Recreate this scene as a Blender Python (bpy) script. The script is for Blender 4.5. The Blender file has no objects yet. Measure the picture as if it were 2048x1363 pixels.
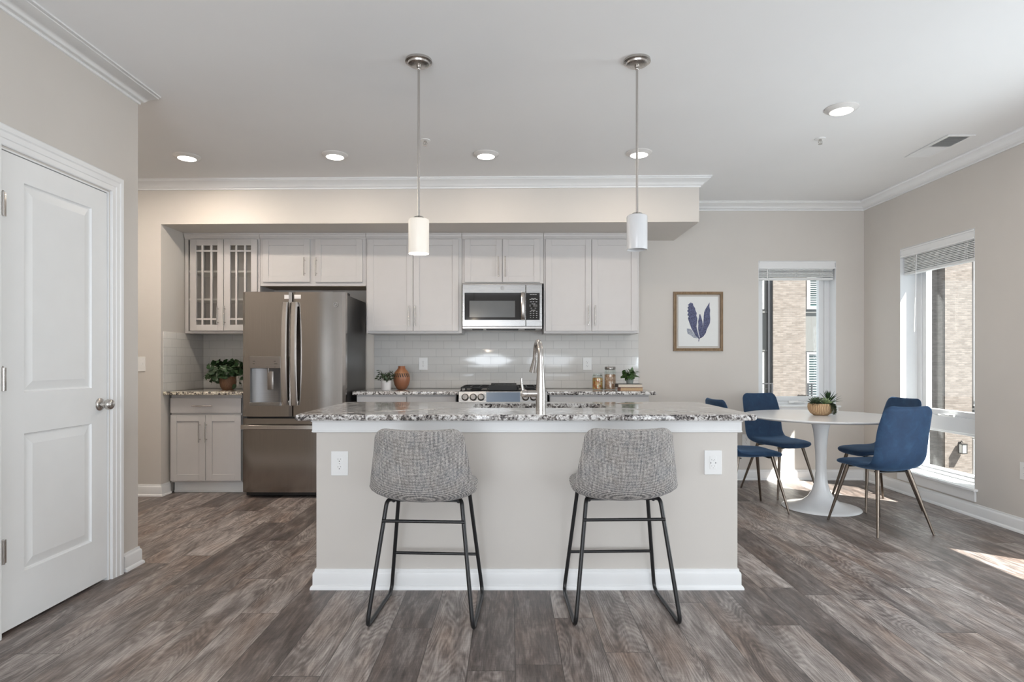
import bpy, bmesh, math, random
from mathutils import Vector, Matrix

SC = bpy.context.scene
COL = SC.collection
PI = math.pi
rnd = random.Random(7)

# ------------------------------------------------------------------ camera
F_PX, VPX, VPY, CAM_H = 1200.0, 1020.0, 722.0, 1.175
cam_data = bpy.data.cameras.new('camera')
cam_data.sensor_width = 36.0
cam_data.lens = F_PX / 2048.0 * 36.0
cam_data.shift_x = (1024.0 - VPX) / 2048.0
cam_data.shift_y = (VPY - 681.5) / 2048.0
cam_data.clip_start = 0.05
cam_data.clip_end = 200
cam = bpy.data.objects.new('camera', cam_data)
COL.objects.link(cam)
cam.location = (0, 0, CAM_H)
cam.rotation_euler = (PI / 2, 0, 0)
SC.camera = cam

# ------------------------------------------------------------------ view
SC.view_settings.view_transform = 'Standard'
SC.view_settings.look = 'None'
SC.view_settings.gamma = 1.0
SC.view_settings.use_curve_mapping = False
SC.view_settings.exposure = 0.06
SC.cycles.use_denoising = True

# ------------------------------------------------------------------ world and sun
SKY_STRENGTH = 1.4
world = bpy.data.worlds.new('sky')
SC.world = world
world.use_nodes = True
bgn = world.node_tree.nodes['Background']
bgn.inputs[0].default_value = (0.84, 0.92, 1.0, 1)
bgn.inputs[1].default_value = SKY_STRENGTH

SUN_DIR = Vector((-1.25, 1.0, -2.2)).normalized()
sun_data = bpy.data.lights.new('sun', 'SUN')
sun_data.energy = 26.0
sun_data.angle = math.radians(0.6)
sun_data.color = (1.0, 0.96, 0.9)
sun = bpy.data.objects.new('sun', sun_data)
COL.objects.link(sun)
sun.rotation_euler = SUN_DIR.to_track_quat('-Z', 'Y').to_euler()
sun.location = (8, -4, 12)


def area_light(name, loc, direction, sx, sy, watts, color=(1, 1, 1)):
    d = bpy.data.lights.new(name, 'AREA')
    d.shape = 'RECTANGLE'
    d.size, d.size_y = sx, sy
    d.energy = watts
    d.color = color
    o = bpy.data.objects.new(name, d)
    COL.objects.link(o)
    o.location = loc
    o.rotation_euler = Vector(direction).to_track_quat('-Z', 'Z').to_euler()
    return o


# added fill lights behind the viewer, tilted up; daylight at the nearer right window
area_light('rear_fill_light', (-0.875, -2.99, 1.21), (0.7, 1, 0.66), 2.2, 1.75, 122, (0.90, 0.965, 1.04))
area_light('rear_fill_light', (2.075, -2.99, 1.21), (-0.35, 1, 0.62), 2.2, 1.75, 50, (0.90, 0.965, 1.04))
area_light('daylight_side_window', (3.78, 2.5, 0.9), (-1, 0, 0.02), 1.0, 1.25, 62, (0.90, 0.965, 1.04))


# added fill light behind the pantry wall, without a fixture, brightens the left corner
area_light('hall_fill_light', (-3.5, 4.2, 2.70), (0.25, 0, -1), 0.25, 0.25, 11, (1.0, 0.90, 0.80))


# ------------------------------------------------------------------ materials
class NT:
    def __init__(self, name):
        self.m = bpy.data.materials.new(name)
        self.m.use_nodes = True
        self.t = self.m.node_tree
        self.t.nodes.clear()
        self.out = self.t.nodes.new('ShaderNodeOutputMaterial')

    def n(self, kind, **kw):
        nd = self.t.nodes.new(kind)
        for k, v in kw.items():
            if hasattr(nd, k) and not isinstance(v, tuple):
                setattr(nd, k, v)
        return nd

    def set(self, nd, **kw):
        for k, v in kw.items():
            s = nd.inputs[k.replace('_', ' ')]
            if hasattr(v, 'links'):
                self.t.links.new(v, s)
            else:
                s.default_value = v
        return nd

    def link(self, a, b):
        self.t.links.new(a, b)

    def coord(self):
        return self.n('ShaderNodeTexCoord').outputs['Object']

    def geo(self):
        return self.n('ShaderNodeNewGeometry').outputs['Position']

    def sep(self, v):
        s = self.n('ShaderNodeSeparateXYZ')
        self.link(v, s.inputs[0])
        return s.outputs[0], s.outputs[1], s.outputs[2]

    def comb(self, x, y, z=0.0):
        c = self.n('ShaderNodeCombineXYZ')
        for i, v in enumerate((x, y, z)):
            if hasattr(v, 'links'):
                self.link(v, c.inputs[i])
            else:
                c.inputs[i].default_value = v
        return c.outputs[0]

    def math(self, op, a, b=0.0, c=None):
        nd = self.n('ShaderNodeMath', operation=op)
        for i, v in enumerate((a, b) if c is None else (a, b, c)):
            if hasattr(v, 'links'):
                self.link(v, nd.inputs[i])
            else:
                nd.inputs[i].default_value = v
        return nd.outputs[0]

    def noise(self, vec, scale, detail=3.0, rough=0.5, dist=0.0):
        nd = self.n('ShaderNodeTexNoise')
        self.link(vec, nd.inputs['Vector'])
        nd.inputs['Scale'].default_value = scale
        nd.inputs['Detail'].default_value = detail
        nd.inputs['Roughness'].default_value = rough
        nd.inputs['Distortion'].default_value = dist
        return nd.outputs['Fac']

    def map(self, vec, scale):
        nd = self.n('ShaderNodeMapping')
        self.link(vec, nd.inputs['Vector'])
        nd.inputs['Scale'].default_value = scale
        return nd.outputs[0]

    def ramp(self, fac, stops, interp='LINEAR'):
        nd = self.n('ShaderNodeValToRGB')
        cr = nd.color_ramp
        cr.interpolation = interp
        while len(cr.elements) < len(stops):
            cr.elements.new(0.5)
        for e, (p, c) in zip(cr.elements, stops):
            e.position = p
            e.color = (*c, 1)
        self.link(fac, nd.inputs[0])
        return nd.outputs[0]

    def mix(self, fac, a, b, mode='MIX'):
        nd = self.n('ShaderNodeMix', data_type='RGBA', blend_type=mode)
        for s, v in ((nd.inputs[0], fac), (nd.inputs[6], a), (nd.inputs[7], b)):
            if hasattr(v, 'links'):
                self.link(v, s)
            elif isinstance(v, tuple):
                s.default_value = (*v, 1)
            else:
                s.default_value = v
        return nd.outputs[2]

    def bump(self, h, strength=0.2, dist=0.01):
        nd = self.n('ShaderNodeBump')
        nd.inputs['Strength'].default_value = strength
        nd.inputs['Distance'].default_value = dist
        self.link(h, nd.inputs['Height'])
        return nd.outputs[0]

    def bsdf(self, base, rough=0.5, metal=0.0, normal=None, **kw):
        b = self.n('ShaderNodeBsdfPrincipled')
        for nm, v in (('Base Color', base), ('Roughness', rough), ('Metallic', metal)):
            if hasattr(v, 'links'):
                self.link(v, b.inputs[nm])
            else:
                b.inputs[nm].default_value = (*v, 1) if isinstance(v, tuple) else v
        if normal is not None:
            self.link(normal, b.inputs['Normal'])
        for k, v in kw.items():
            nm = k.replace('_', ' ')
            if hasattr(v, 'links'):
                self.link(v, b.inputs[nm])
            else:
                b.inputs[nm].default_value = (*v, 1) if isinstance(v, tuple) else v
        self.link(b.outputs[0], self.out.inputs[0])
        return b


def plain(name, base, rough=0.5, metal=0.0, var=0.06, scale=9.0, bump=0.0, **kw):
    t = NT(name)
    c = t.coord()
    f = t.noise(c, scale, 3)
    lo = tuple(max(0, v * (1 - var)) for v in base)
    hi = tuple(min(1, v * (1 + var)) for v in base)
    colr = t.ramp(f, [(0.3, lo), (0.7, hi)])
    nrm = t.bump(t.noise(c, scale * 30, 2), bump, 0.002) if bump else None
    t.bsdf(colr, rough, metal, nrm, **kw)
    return t.m


def brushed(name, base, rough=0.24, stretch=(1, 1, 220), amt=0.08):
    t = NT(name)
    c = t.map(t.coord(), stretch)
    f = t.noise(c, 3.0, 4)
    colr = t.ramp(f, [(0.3, tuple(v * 0.93 for v in base)), (0.7, tuple(min(1, v * 1.07) for v in base))])
    r = t.math('MULTIPLY_ADD', f, amt, rough - amt / 2)
    t.bsdf(colr, r, 1.0)
    return t.m


def thin_glass(name, tint=(0.97, 0.99, 0.985), gloss=0.07, rough=0.0):
    t = NT(name)
    c = t.coord()
    f = t.noise(c, 2.0, 1)
    tr = t.n('ShaderNodeBsdfTransparent')
    tr.inputs[0].default_value = (*tint, 1)
    gl = t.n('ShaderNodeBsdfGlossy')
    gl.inputs['Roughness'].default_value = rough
    gl.inputs[0].default_value = (1, 1, 1, 1)
    lw = t.n('ShaderNodeLayerWeight')
    lw.inputs[0].default_value = 0.5
    # Schlick reflectance, the same from both sides of the sheet
    fac = t.math('MULTIPLY_ADD', t.math('POWER', lw.outputs['Facing'], 5.0), 0.9, gloss * 0.5)
    fac = t.math('MULTIPLY_ADD', f, 0.004, fac)
    mx = t.n('ShaderNodeMixShader')
    t.link(fac, mx.inputs[0])
    t.link(tr.outputs[0], mx.inputs[1])
    t.link(gl.outputs[0], mx.inputs[2])
    t.link(mx.outputs[0], t.out.inputs[0])
    return t.m


def emitter(name, color, strength, base=(0.9, 0.9, 0.88)):
    t = NT(name)
    c = t.coord()
    f = t.noise(c, 3.0, 1)
    colr = t.ramp(f, [(0.3, tuple(v * 0.98 for v in color)), (0.7, color)])
    t.bsdf(base, 0.4, 0, None, Emission_Color=colr, Emission_Strength=strength)
    return t.m


def floor_material():
    t = NT('wood_plank_floor')
    x, y, z = t.sep(t.geo())
    PW, PL = 0.182, 1.22
    u = t.math('DIVIDE', t.math('ADD', x, 50 * PW - 0.02), PW)
    row = t.math('FLOOR', u)
    fu = t.math('FRACT', u)
    wn = t.n('ShaderNodeTexWhiteNoise', noise_dimensions='1D')
    t.link(row, wn.inputs['W'])
    v = t.math('ADD', t.math('DIVIDE', t.math('ADD', y, 20.0), PL), t.math('MULTIPLY', wn.outputs['Value'], 7.0))
    pl = t.math('FLOOR', v)
    fv = t.math('FRACT', v)
    wn2 = t.n('ShaderNodeTexWhiteNoise', noise_dimensions='2D')
    t.link(t.comb(row, pl), wn2.inputs['Vector'])
    pid = wn2.outputs['Value']
    sh = t.math('MULTIPLY', pid, 37.0)
    gv = t.comb(t.math('ADD', t.math('MULTIPLY', x, 1.0), sh), t.math('MULTIPLY', y, 0.085), sh)
    grain = t.noise(gv, 60.0, 7, 0.68, 0.5)
    fine = t.noise(t.comb(t.math('ADD', x, sh), t.math('MULTIPLY', y, 0.05), sh), 260.0, 3, 0.6, 0.2)
    gv2 = t.comb(t.math('ADD', x, sh), t.math('MULTIPLY', y, 0.22), sh)
    patch = t.noise(gv2, 15.0, 4, 0.6, 1.0)
    # cathedral figure: contour lines of a stretched noise
    ring = t.noise(t.comb(t.math('ADD', x, sh), t.math('MULTIPLY', y, 0.17), sh), 4.5, 2, 0.4, 0.3)
    rg = t.math('SINE', t.math('MULTIPLY', ring, 300.0))
    rg = t.math('MULTIPLY_ADD', rg, 0.5, 0.5)
    lines = t.math('MULTIPLY', t.math('MULTIPLY', rg, t.math('GREATER_THAN', pid, 0.3)), t.noise(gv2, 6.0, 2))
    # saw marks across the boards
    saw = t.noise(t.comb(t.math('MULTIPLY', x, 0.12), y, sh), 190.0, 2, 0.6)
    val = t.math('ADD', t.math('MULTIPLY', grain, 0.40), t.math('MULTIPLY', patch, 0.58))
    val = t.math('ADD', val, t.math('MULTIPLY_ADD', fine, 0.26, -0.13))
    val = t.math('ADD', val, t.math('MULTIPLY_ADD', saw, 0.10, -0.05))
    val = t.math('ADD', val, t.math('MULTIPLY', lines, 0.15))
    val = t.math('ADD', val, t.math('MULTIPLY_ADD', pid, 0.13, -0.085))
    colr = t.ramp(val, [(0.30, (0.066, 0.055, 0.051)), (0.45, (0.152, 0.127, 0.117)), (0.57, (0.285, 0.246, 0.228)), (0.72, (0.50, 0.45, 0.42))])
    hue = t.noise(t.comb(t.math('ADD', x, sh), t.math('MULTIPLY', y, 0.3)), 6.0, 3)
    colr = t.mix(t.ramp(hue, [(0.45, (0, 0, 0)), (0.7, (0.55, 0.55, 0.55))]), colr, (0.36, 0.25, 0.18), 'OVERLAY')
    # seams
    e1 = t.math('MINIMUM', fu, t.math('SUBTRACT', 1.0, fu))
    e2 = t.math('MULTIPLY', t.math('MINIMUM', fv, t.math('SUBTRACT', 1.0, fv)), PL / PW)
    e = t.math('MINIMUM', e1, e2)
    seam = t.math('LESS_THAN', e, 0.008)
    colr = t.mix(t.math('MULTIPLY', seam, 0.75), colr, (0.03, 0.025, 0.022))
    h = t.math('SUBTRACT', t.math('MULTIPLY', grain, 0.35), t.math('MULTIPLY', seam, 0.8))
    r = t.math('MULTIPLY_ADD', grain, 0.25, 0.28)
    t.bsdf(colr, r, 0, t.bump(h, 0.35, 0.0015))
    return t.m


def granite_material(name, warm=0.0):
    t = NT(name)
    c = t.coord()
    a = t.noise(c, 26.0, 5, 0.62, 1.6)
    b = t.noise(c, 95.0, 4, 0.6, 0.6)
    g = t.noise(c, 9.0, 2, 0.5, 0.5)
    v = t.math('ADD', t.math('MULTIPLY', a, 0.62), t.math('MULTIPLY', b, 0.38))
    v = t.math('ADD', v, t.math('MULTIPLY_ADD', g, 0.16, -0.08))
    lt = (0.76, 0.75 - warm * 0.04, 0.735 - warm * 0.14)
    md = (0.44, 0.42 - warm * 0.03, 0.405 - warm * 0.11)
    colr = t.ramp(v, [(0.36, (0.016, 0.015, 0.017)), (0.435, (0.045, 0.040, 0.042)), (0.465, (0.25, 0.225, 0.21)), (0.51, md), (0.555, lt), (0.68, (0.88, 0.86, 0.84))])
    t.bsdf(colr, 0.10, 0, None, Coat_Weight=0.35, Coat_Roughness=0.04)
    return t.m


def tile_material(name, axis):
    t = NT(name)
    x, y, z = t.sep(t.geo())
    h = x if axis == 'x' else y
    vec = t.comb(t.math('ADD', h, 20.03), t.math('SUBTRACT', z, 0.908 - 0.0782 * 10), 0)
    br = t.n('ShaderNodeTexBrick')
    br.offset, br.offset_frequency = 0.5, 2
    t.link(vec, br.inputs['Vector'])
    for k, v in (('Scale', 1.0), ('Mortar Size', 0.0014), ('Mortar Smooth', 0.25), ('Bias', 0.0), ('Brick Width', 0.155), ('Row Height', 0.0782)):
        br.inputs[k].default_value = v
    br.inputs['Color1'].default_value = (0.685, 0.672, 0.648, 1)
    br.inputs['Color2'].default_value = (0.72, 0.707, 0.683, 1)
    br.inputs['Mortar'].default_value = (0.50, 0.49, 0.475, 1)
    wob = t.noise(vec, 9.0, 1)
    hgt = t.math('SUBTRACT', t.math('MULTIPLY', wob, 0.25), br.outputs['Fac'])
    t.bsdf(br.outputs['Color'], 0.09, 0, t.bump(hgt, 0.5, 0.0018), Specular_IOR_Level=0.6)
    return t.m


def brick_material(name, c1, c2, mortar):
    t = NT(name)
    x, y, z = t.sep(t.geo())
    vec = t.comb(t.math('ADD', x, y), z, 0)
    br = t.n('ShaderNodeTexBrick')
    br.offset = 0.5
    t.link(vec, br.inputs['Vector'])
    for k, v in (('Scale', 1.0), ('Mortar Size', 0.008), ('Mortar Smooth', 0.2), ('Bias', -0.15), ('Brick Width', 0.23), ('Row Height', 0.072)):
        br.inputs[k].default_value = v
    br.inputs['Color1'].default_value = (*c1, 1)
    br.inputs['Color2'].default_value = (*c2, 1)
    br.inputs['Mortar'].default_value = (*mortar, 1)
    f = t.noise(t.comb(t.math('MULTIPLY', t.math('ADD', x, y), 1.0), t.math('MULTIPLY', z, 3.4)), 3.2, 4, 0.7)
    colr = t.mix(0.35, br.outputs['Color'], t.ramp(f, [(0.35, (0.30, 0.25, 0.21)), (0.65, (1, 0.97, 0.92))]), 'MULTIPLY')
    t.bsdf(colr, 0.9, 0, t.bump(t.math('MULTIPLY', br.outputs['Fac'], -1.0), 0.6, 0.01))
    return t.m


def tweed_material():
    t = NT('grey_tweed_fabric')
    x, y, z = t.sep(t.coord())
    k = 2 * PI / 0.0078
    s = t.math('ADD', z, t.math('MULTIPLY', y, 0.8))
    wa = t.math('SINE', t.math('MULTIPLY', t.math('ADD', x, s), k * 0.72))
    wb = t.math('SINE', t.math('MULTIPLY', t.math('SUBTRACT', x, s), k * 0.72))
    w = t.math('MULTIPLY_ADD', t.math('MULTIPLY', wa, wb), 0.5, 0.5)
    c = t.coord()
    nz = t.noise(c, 260.0, 2)
    big = t.noise(c, 14.0, 3, 0.6)
    st = t.noise(t.map(c, (1, 1, 0.08)), 120.0, 2)
    v = t.math('ADD', t.math('MULTIPLY', w, 0.42), t.math('MULTIPLY', nz, 0.52))
    v = t.math('ADD', v, t.math('MULTIPLY_ADD', st, 0.3, -0.15))
    dark = t.ramp(big, [(0.35, (0.105, 0.092, 0.084)), (0.55, (0.085, 0.085, 0.09)), (0.7, (0.075, 0.085, 0.10))])
    colr = t.mix(t.ramp(v, [(0.32, (0, 0, 0)), (0.70, (1, 1, 1))]), dark, (0.64, 0.605, 0.57))
    t.bsdf(colr, 0.95, 0, t.bump(v, 0.5, 0.002), Sheen_Weight=0.15)
    return t.m


def velvet_material():
    t = NT('blue_velvet')
    c = t.coord()
    f = t.noise(c, 14.0, 5, 0.6, 0.6)
    colr = t.ramp(f, [(0.35, (0.008, 0.031, 0.078)), (0.55, (0.011, 0.041, 0.098)), (0.75, (0.022, 0.066, 0.135))])
    t.bsdf(colr, 0.75, 0, t.bump(t.noise(c, 500, 1), 0.15, 0.001), Sheen_Weight=0.35, Sheen_Tint=(0.25, 0.45, 0.75), Sheen_Roughness=0.4)
    return t.m


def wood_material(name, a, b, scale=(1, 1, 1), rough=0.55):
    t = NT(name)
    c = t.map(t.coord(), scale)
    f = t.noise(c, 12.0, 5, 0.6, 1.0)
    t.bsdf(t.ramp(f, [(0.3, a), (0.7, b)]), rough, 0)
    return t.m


def vase_material():
    t = NT('terracotta_vase')
    x, y, z = t.sep(t.coord())
    ang = t.math('ARCTAN2', y, x)
    zz = t.math('SUBTRACT', z, 0.138)
    tri = t.math('ABSOLUTE', t.math('SUBTRACT', t.math('FRACT', t.math('ADD', t.math('MULTIPLY', ang, 11.0 / PI), t.math('MULTIPLY', zz, 14.0))), 0.5))
    band = t.math('LESS_THAN', t.math('ABSOLUTE', zz), 0.019)
    leaf = t.math('MULTIPLY', band, t.math('LESS_THAN', tri, 0.24))
    base = t.ramp(z, [(0.02, (0.30, 0.125, 0.065)), (0.10, (0.33, 0.135, 0.07)), (0.16, (0.40, 0.19, 0.09)), (0.2, (0.33, 0.12, 0.05))])
    f = t.noise(t.coord(), 30, 3)
    base = t.mix(t.math('MULTIPLY', f, 0.3), base, (0.22, 0.10, 0.05))
    t.bsdf(t.mix(leaf, base, (0.03, 0.022, 0.018)), 0.35)
    return t.m


def bowl_material():
    t = NT('ribbed_wood_bowl')
    x, y, z = t.sep(t.coord())
    ang = t.math('ARCTAN2', y, x)
    w = t.math('SINE', t.math('ADD', t.math('MULTIPLY', ang, 44.0), t.math('MULTIPLY', t.noise(t.coord(), 18, 2), 9.0)))
    f = t.math('MULTIPLY_ADD', w, 0.5, 0.5)
    t.bsdf(t.ramp(f, [(0.1, (0.30, 0.17, 0.085)), (0.6, (0.58, 0.40, 0.23))]), 0.7, 0, t.bump(f, 0.6, 0.003))
    return t.m


def speckle(name, stops, scale):
    t = NT(name)
    v = t.n('ShaderNodeTexVoronoi')
    t.link(t.coord(), v.inputs['Vector'])
    v.inputs['Scale'].default_value = scale
    r = t.n('ShaderNodeSeparateColor')
    t.link(v.outputs['Color'], r.inputs[0])
    c = t.ramp(r.outputs[0], stops)
    t.bsdf(c, 0.6, 0, t.bump(v.outputs['Distance'], -0.7, 0.01))
    return t.m


M = {}
M['wall'] = plain('wall_paint', (0.66, 0.624, 0.582), 0.85, var=0.012, scale=3, bump=0.04)
M['ceiling'] = plain('ceiling_paint', (0.86, 0.86, 0.86), 0.95, var=0.01, scale=2, bump=0.04)
M['trim'] = plain('white_trim_paint', (0.86, 0.865, 0.865), 0.35, var=0.01)
M['door'] = plain('white_door_paint', (0.86, 0.87, 0.87), 0.38, var=0.01)
M['cabinet'] = plain('white_cabinet_paint', (0.60, 0.58, 0.57), 0.38, var=0.012)
M['cab_in'] = plain('cabinet_inside', (0.78, 0.77, 0.75), 0.6, var=0.02)
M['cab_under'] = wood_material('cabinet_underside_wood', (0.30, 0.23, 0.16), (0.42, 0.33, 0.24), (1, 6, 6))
M['floor'] = floor_material()
M['granite'] = granite_material('granite')
M['granite_warm'] = granite_material('granite_warm', 1.0)
M['tile'] = tile_material('subway_tile', 'x')
M['tile_side'] = tile_material('subway_tile_side', 'y')
M['steel'] = brushed('stainless_steel', (0.375, 0.353, 0.336), 0.15, (220, 1, 1), 0.05)
M['steel_light'] = brushed('stainless_steel_light', (0.33, 0.325, 0.318), 0.27, (1, 1, 220))
M['steel_dark'] = brushed('stainless_steel_dark', (0.33, 0.31, 0.295), 0.3, (1, 1, 160))
M['handle_steel'] = brushed('satin_handle_steel', (0.60, 0.575, 0.55), 0.24, (70, 70, 2), 0.05)
M['knob_steel'] = brushed('knob_steel', (0.26, 0.245, 0.23), 0.36, (60, 60, 3))
M['cavity_steel'] = brushed('dispenser_recess', (0.30, 0.30, 0.305), 0.5, (1, 1, 160))
M['nickel'] = brushed('brushed_nickel', (0.55, 0.525, 0.50), 0.26, (60, 60, 3))
M['chrome'] = brushed('bright_nickel', (0.70, 0.69, 0.68), 0.15, (30, 30, 3))
M['fridge_side'] = plain('fridge_side_paint', (0.035, 0.034, 0.034), 0.32, var=0.05)
M['black'] = plain('black_plastic', (0.012, 0.012, 0.012), 0.4, var=0.1)
M['black_metal'] = plain('black_powder_coat', (0.012, 0.012, 0.013), 0.38, var=0.1)
M['iron'] = plain('cast_iron', (0.015, 0.015, 0.015), 0.55, var=0.2, bump=0.2)
M['black_glass'] = plain('black_glass', (0.010, 0.010, 0.011), 0.06, var=0.05)
M['mw_screen'] = plain('oven_window_mesh', (0.11, 0.113, 0.115), 0.15, var=0.03)
M['display'] = brushed('range_display', (0.13, 0.155, 0.19), 0.2, (260, 1, 1))
M['white_plastic'] = plain('white_plastic', (0.86, 0.86, 0.85), 0.35, var=0.01)
M['sticker'] = plain('white_sticker', (0.82, 0.78, 0.76), 0.5, var=0.02)
M['slot'] = plain('dark_slot', (0.02, 0.02, 0.02), 0.6)
M['mark'] = plain('panel_print', (0.50, 0.50, 0.50), 0.6, var=0.02)
M['vinyl'] = plain('white_vinyl_frame', (0.80, 0.81, 0.82), 0.35, var=0.01)
M['glass'] = thin_glass('window_glass')
M['cab_glass'] = thin_glass('cabinet_glass', (0.93, 0.93, 0.92), 0.16)
M['jar_glass'] = thin_glass('jar_glass', (0.95, 0.97, 0.96), 0.12)
M['blind'] = plain('grey_white_blind', (0.78, 0.79, 0.785), 0.5, var=0.02)
M['tweed'] = tweed_material()
M['velvet'] = velvet_material()
M['leg'] = brushed('bronze_leg_metal', (0.18, 0.148, 0.122), 0.34, (40, 40, 3))
M['table_white'] = plain('white_lacquer', (0.84, 0.845, 0.85), 0.22, var=0.008)
M['shade_lit'] = emitter('lit_opal_glass', (1.0, 0.84, 0.62), 0.30, (0.72, 0.70, 0.67))
M['shade_off'] = plain('opal_glass', (0.70, 0.705, 0.715), 0.25, var=0.01)
M['lens'] = emitter('led_lens', (1.0, 0.95, 0.86), 5.0)
M['can_trim'] = plain('light_trim', (0.70, 0.68, 0.66), 0.5, var=0.02)
M['leaf_dark'] = plain('dark_leaf', (0.026, 0.062, 0.020), 0.45, var=0.55, scale=30)
M['leaf_mid'] = plain('mid_leaf', (0.060, 0.125, 0.034), 0.45, var=0.5, scale=40)
M['leaf_grey'] = plain('grey_green_leaf', (0.055, 0.085, 0.045), 0.5, var=0.5, scale=50)
M['leaf_pale'] = plain('pale_succulent', (0.20, 0.27, 0.13), 0.5, var=0.35, scale=40)
M['stem'] = plain('stem', (0.10, 0.085, 0.04), 0.6, var=0.3)
M['soil'] = plain('soil', (0.03, 0.022, 0.016), 0.95, var=0.4, scale=60)
M['terracotta'] = wood_material('brown_pot', (0.20, 0.095, 0.05), (0.34, 0.18, 0.10), (6, 6, 1))
M['vase'] = vase_material()
M['pot_white'] = plain('white_pot', (0.74, 0.72, 0.71), 0.4, var=0.01)
M['pot_grey'] = plain('grey_pot', (0.27, 0.30, 0.275), 0.6, var=0.05)
M['bowl'] = bowl_material()
M['pasta'] = speckle('dried_pasta', [(0.2, (0.50, 0.15, 0.03)), (0.5, (0.62, 0.36, 0.10)), (0.75, (0.24, 0.24, 0.05)), (0.9, (0.68, 0.48, 0.22))], 75)
M['nuts'] = speckle('shelled_nuts', [(0.2, (0.42, 0.22, 0.13)), (0.6, (0.62, 0.42, 0.30)), (0.9, (0.50, 0.33, 0.22))], 70)
M['pages'] = plain('book_pages', (0.70, 0.62, 0.52), 0.9, var=0.08, scale=200)
M['cover_dark'] = plain('dark_book_cover', (0.075, 0.065, 0.058), 0.6)
M['cover_pink'] = plain('rose_book_cover', (0.45, 0.26, 0.20), 0.6)
M['pages_tan'] = plain('tan_pages', (0.52, 0.37, 0.22), 0.9, var=0.12, scale=200)
M['frame_wood'] = wood_material('oak_frame', (0.19, 0.12, 0.065), (0.33, 0.23, 0.14), (4, 4, 1))
M['paper'] = plain('print_paper', (0.80, 0.81, 0.80), 0.8, var=0.01)
M['ink'] = plain('indigo_ink', (0.105, 0.115, 0.20), 0.8, var=0.6, scale=160)
M['ink_pale'] = plain('pale_indigo_ink', (0.36, 0.38, 0.44), 0.8, var=0.45, scale=160)
M['brick'] = brick_material('tan_brick', (0.228, 0.196, 0.178), (0.150, 0.124, 0.109), (0.19, 0.175, 0.163))
M['brick_shaded'] = brick_material('shaded_brick', (0.26, 0.20, 0.14), (0.20, 0.152, 0.107), (0.22, 0.188, 0.15))  # browner copy of the tan brick, shade of the recess put into its colour
M['panel_grey'] = plain('grey_cladding', (0.125, 0.124, 0.12), 0.7, var=0.02)
M['pvc_white'] = plain('white_exterior_trim', (0.42, 0.425, 0.43), 0.5, var=0.01)
M['ext_glass'] = plain('teal_glass', (0.05, 0.085, 0.085), 0.08, var=0.1)
M['pipe'] = plain('dark_downpipe', (0.035, 0.035, 0.04), 0.5)
M['asphalt'] = plain('paving', (0.12, 0.117, 0.114), 0.9, var=0.1, scale=2)
M['frost'] = plain('frosted_lantern_glass', (0.75, 0.74, 0.70), 0.4)
M['cavity'] = plain('duct_dark', (0.10, 0.11, 0.11), 0.7)


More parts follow.
